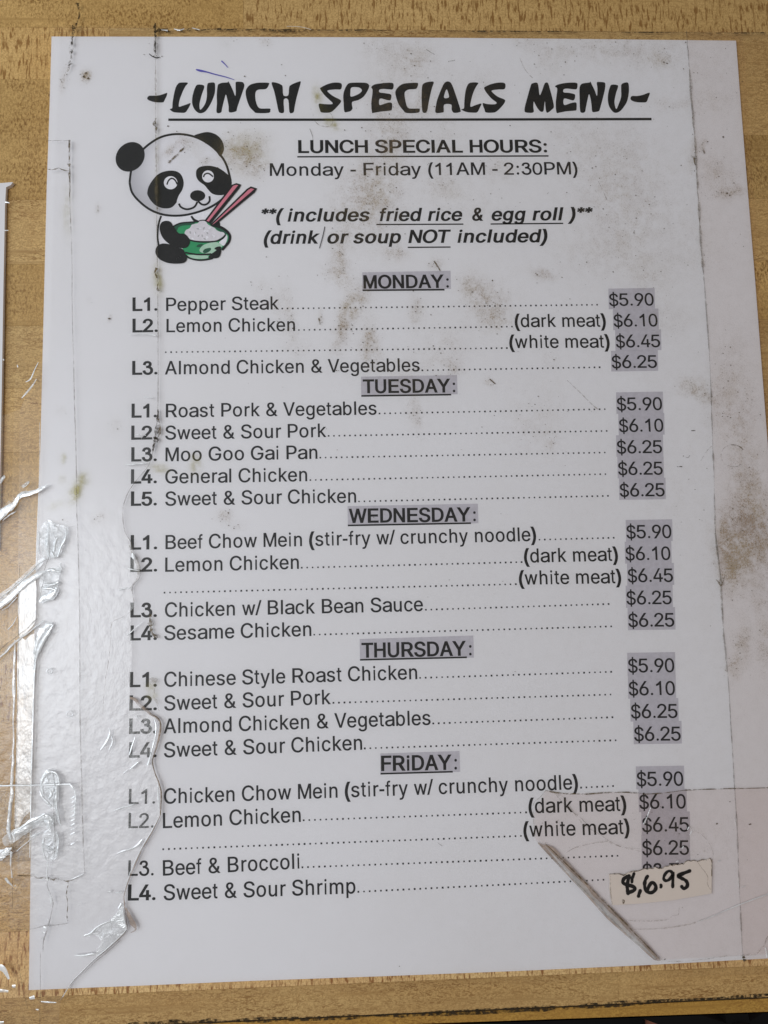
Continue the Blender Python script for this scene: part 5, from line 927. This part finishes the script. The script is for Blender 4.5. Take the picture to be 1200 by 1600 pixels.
cs([(74,1212),(74,1222)], [3,6], 'crease_faint'); cs([(87,1228),(88,1240),(87,1250),(88,1262),(91,1276),(94,1288)], [7,8,7,4,4,2]); cs([(70,1232),(78,1236),(80,1242),(76,1248)], [2,5,6,2], 'crease')
cs([(62,1236),(66,1246),(74,1254),(80,1260)], [2,5,5,3]); cs([(66,1226),(65,1234),(68,1242)], [2,4,3], 'crease')
cs([(84,1230),(84,1260),(85,1290),(86,1315),(84,1340)], 1.2, 'grime_line', 0, 3e-4)
cs([(20,1306),(30,1300),(40,1294),(52,1284),(64,1278),(76,1278),(82,1284)], [7,10,11,11,9,9,4], 'crease', jit=1, wj=.3)
cs([(30,1296),(44,1286),(56,1280),(70,1272)], [4,5,5,3], 'crease_bright', dz=2e-4); cs([(70,1276),(76,1286),(78,1296)], [6,8,4], 'crease', dz=1.5e-4)
cs([(48,1308),(56,1304),(64,1300)], [2,3,1.5]); cs([(26,1330),(40,1318),(48,1311)], [2,1.6,1], 'crease'); cs([(24,1324),(38,1312),(48,1302)], 1.2, 'grime_line', 0, 2e-4)
cs([(68,1310),(66,1320),(68,1334),(72,1344)], [2,3,3,2], 'crease'); cs([(70,1322),(78,1326),(84,1328)], [3,4,2], 'crease_faint'); cs([(88,1302),(92,1312),(90,1326),(88,1340)], [2,3,3,2], 'crease')
cs([(72,1330),(76,1336),(74,1344),(80,1346),(86,1338)], 2, 'crease_faint'); cs([(74,1344),(74,1358),(73,1368),(75,1376)], [1.5,2,2.4,2.4], 'crease')
cs([(-10,1346),(2,1336),(10,1330),(18,1326)], [10,13,10,4], 'crease', jit=.8, wj=.3); cs([(-10,1340),(6,1328)], [3,3], 'crease_bright', dz=2e-4)
cs([(17,1255),(14,1275),(14,1300),(18,1312)], [3,6,6,5], 'crease', jit=.8, wj=.6); cs([(17,1330),(17,1350),(18,1372)], [2.4,1.8,2], 'crease', jit=.6, wj=.8)
cs([(9,1372),(13,1378),(18,1382)], [5,5,2]); cs([(22,1385),(25,1383)], [2,2], 'crease')
cs([(36,1280),(30,1290),(40,1268)], [1,1,1], 'grime_line', 0)
cs([(14,1318),(18,1324),(21,1330)], [4,7,3], 'grime_soft', 0, 1e-4, nm='dirt')
for a, w_ in (([(67.5,1449),(70,1450),(71.5,1452)], [3,5,3]), ([(67,1456),(69,1458)], [4,4]), ([(66,1465),(67,1467)], [4,3]), ([(75,1436),(75,1438)], [2,2.5]), ([(80,1402),(80,1412)], [4,2.5]), ([(67,1374),(68,1375)], [4,3]), ([(76,1374.5),(78,1376)], [3,3]), ([(76,1392),(79,1400)], [1.5,2]),
    ([(-6,1512),(2,1512),(8,1518),(14,1530)], [10,10,7,3]), ([(-6,1548),(4,1548),(13,1549)], [5,5,3]), ([(19,1541),(24,1541)], [4,5]), ([(64,1565),(76,1566),(88,1566.5)], [2,2.6,1.5]), ([(46,1560),(54,1558)], [4,6]), ([(-4,1598),(6,1597)], [4,3]), ([(56,1577),(60,1578)], [2,3]), ([(8,315),(15,317)], [3,1]), ([(7,360),(13,360)], [1.5,1.5]),
    ([(5,561),(6,563)], [2,2]), ([(27,570),(28,574)], [1.5,2]), ([(34,622),(42,613),(51,602),(57,592)], [1.5,3,2.5,1]), ([(40,597),(48,592),(54,578),(60,566)], [1,2.5,1.5,1])):
    strip('glint', a, w_, ZS, M['crease_bright'], nt, sm=3, h=.0003)
for pts in ([(4,1310),(18,1298),(34,1290),(48,1280),(62,1274),(80,1270),(88,1280),(80,1294),(64,1292),(50,1296),(36,1306),(22,1316),(8,1322)], [(66,1212),(74,1206),(84,1206),(90,1216),(92,1240),(88,1262),(78,1262),(68,1246),(64,1228)], [(68,1300),(80,1296),(92,1304),(92,1330),(84,1344),(72,1338),(66,1318)]):
    shape('glare_patch', [pts], ZS + 5e-5, M['crease_faint'], saw, sm=3)
for pts in ([(62,830),(74,812),(86,818),(106,824),(104,842),(94,866),(86,872),(70,872),(64,860)], [(62,905),(76,888),(94,886),(94,898),(90,912),(92,924),(82,936),(62,942),(63,925)], [(-10,935),(14,918),(34,900),(60,876),(72,868),(66,882),(44,906),(20,930),(-4,948)]):
    shape('glare_patch', [pts], TZ + 3.1e-4, M['crease_faint'], nt, sm=3)
# lowest small tape and the top left cracks
lt = thing('small_tape', 'small clear tape piece with a dirty jagged end at the bottom left of the menu', 'tape', 'clear tapes on the menu')
shape('film', [[(15,1369),(48,1368),(74,1371),(107,1378),(105,1400),(106,1440),(75,1446),(48,1451),(15,1452)]], 0.0020, M['tape'], lt, sm=0)
strip('edge_grime', [(107,1378),(105,1388),(104,1400),(106,1415),(104.5,1430),(107,1441)], 1.5, 0.00205, M['grime'], lt, jit=.7, wj=.7)
strip('edge_grime', [(107,1442),(95,1444.5),(84,1445.5),(75,1446),(60,1449),(45,1452),(15,1452)], [1.2,1.2,1.6,2,1.2,1,1], 0.00205, M['grime_line'], lt, jit=.3)
strip('fold_line', [(74,1371),(74,1385),(80,1400),(83,1412),(80,1428),(76,1444),(72,1458),(68,1470),(67,1487)], [1,1,1,1.6,1.4,2,2.2,2,1.2], 0.0021, M['grime_line'], lt, h=.0002)
strip('fold_line', [(63,1487),(63,1540),(62,1600)], 1, 0.0021, M['grime_line'], lt)
strip('fold_line', [(28,1500),(36,1545),(46,1585),(52,1604)], [1.5,2,1.5,1.5], 0.0021, M['grime_soft'], lt)
strip('fold_line', [(33,1375),(24,1395),(19,1415)], 1.4, 0.0021, M['grime_soft'], lt)
ut = thing('upper_tape', 'small clear tape piece near the panda, crossing the left paper edge', 'tape', 'clear tapes on the menu')
shape('film', [[(77,219),(109,219),(108,240),(107.5,262),(100,268),(92,263),(76,264.5)]], 0.0021, M['tape'], ut, sm=0)
strip('edge_grime', [(74,219.5),(92,219.5),(110,219.8)], 1.1, 0.00215, M['grime_line'], ut)
strip('edge_grime', [(74,264),(84,265),(92,263),(98,265.5),(108,267)], [1,1.4,2,1.6,1.6], 0.00215, M['grime'], ut, jit=.8, wj=.7)
strip('crack', [(121,4),(124,22),(121,34),(115,44),(114,57),(111,72),(112,84),(110,95),(107,106)], [4,3,4,5,3,2,3,3,4], 0.0016, M['grime_dark'], wt, jit=.9, wj=.7, label='brown crack in the plastic at the top left')
strip('crack', [(113,57),(111,75),(111.5,90),(108,104),(105,112)], [4,6,6,6,3], 0.00158, M['grime_soft'], wt, jit=.8, wj=.5)
strip('crack', [(243,36),(242,46),(243,58),(242,70),(243,84)], [1.5,4,3,3,1], 0.0016, M['grime_dark'], wt, jit=.6, wj=.7)
strip('crack', [(104,110),(101,120),(99,130)], [2,1.6,1.4], 0.0016, M['grime_soft'], wt, jit=1.2, wj=1)
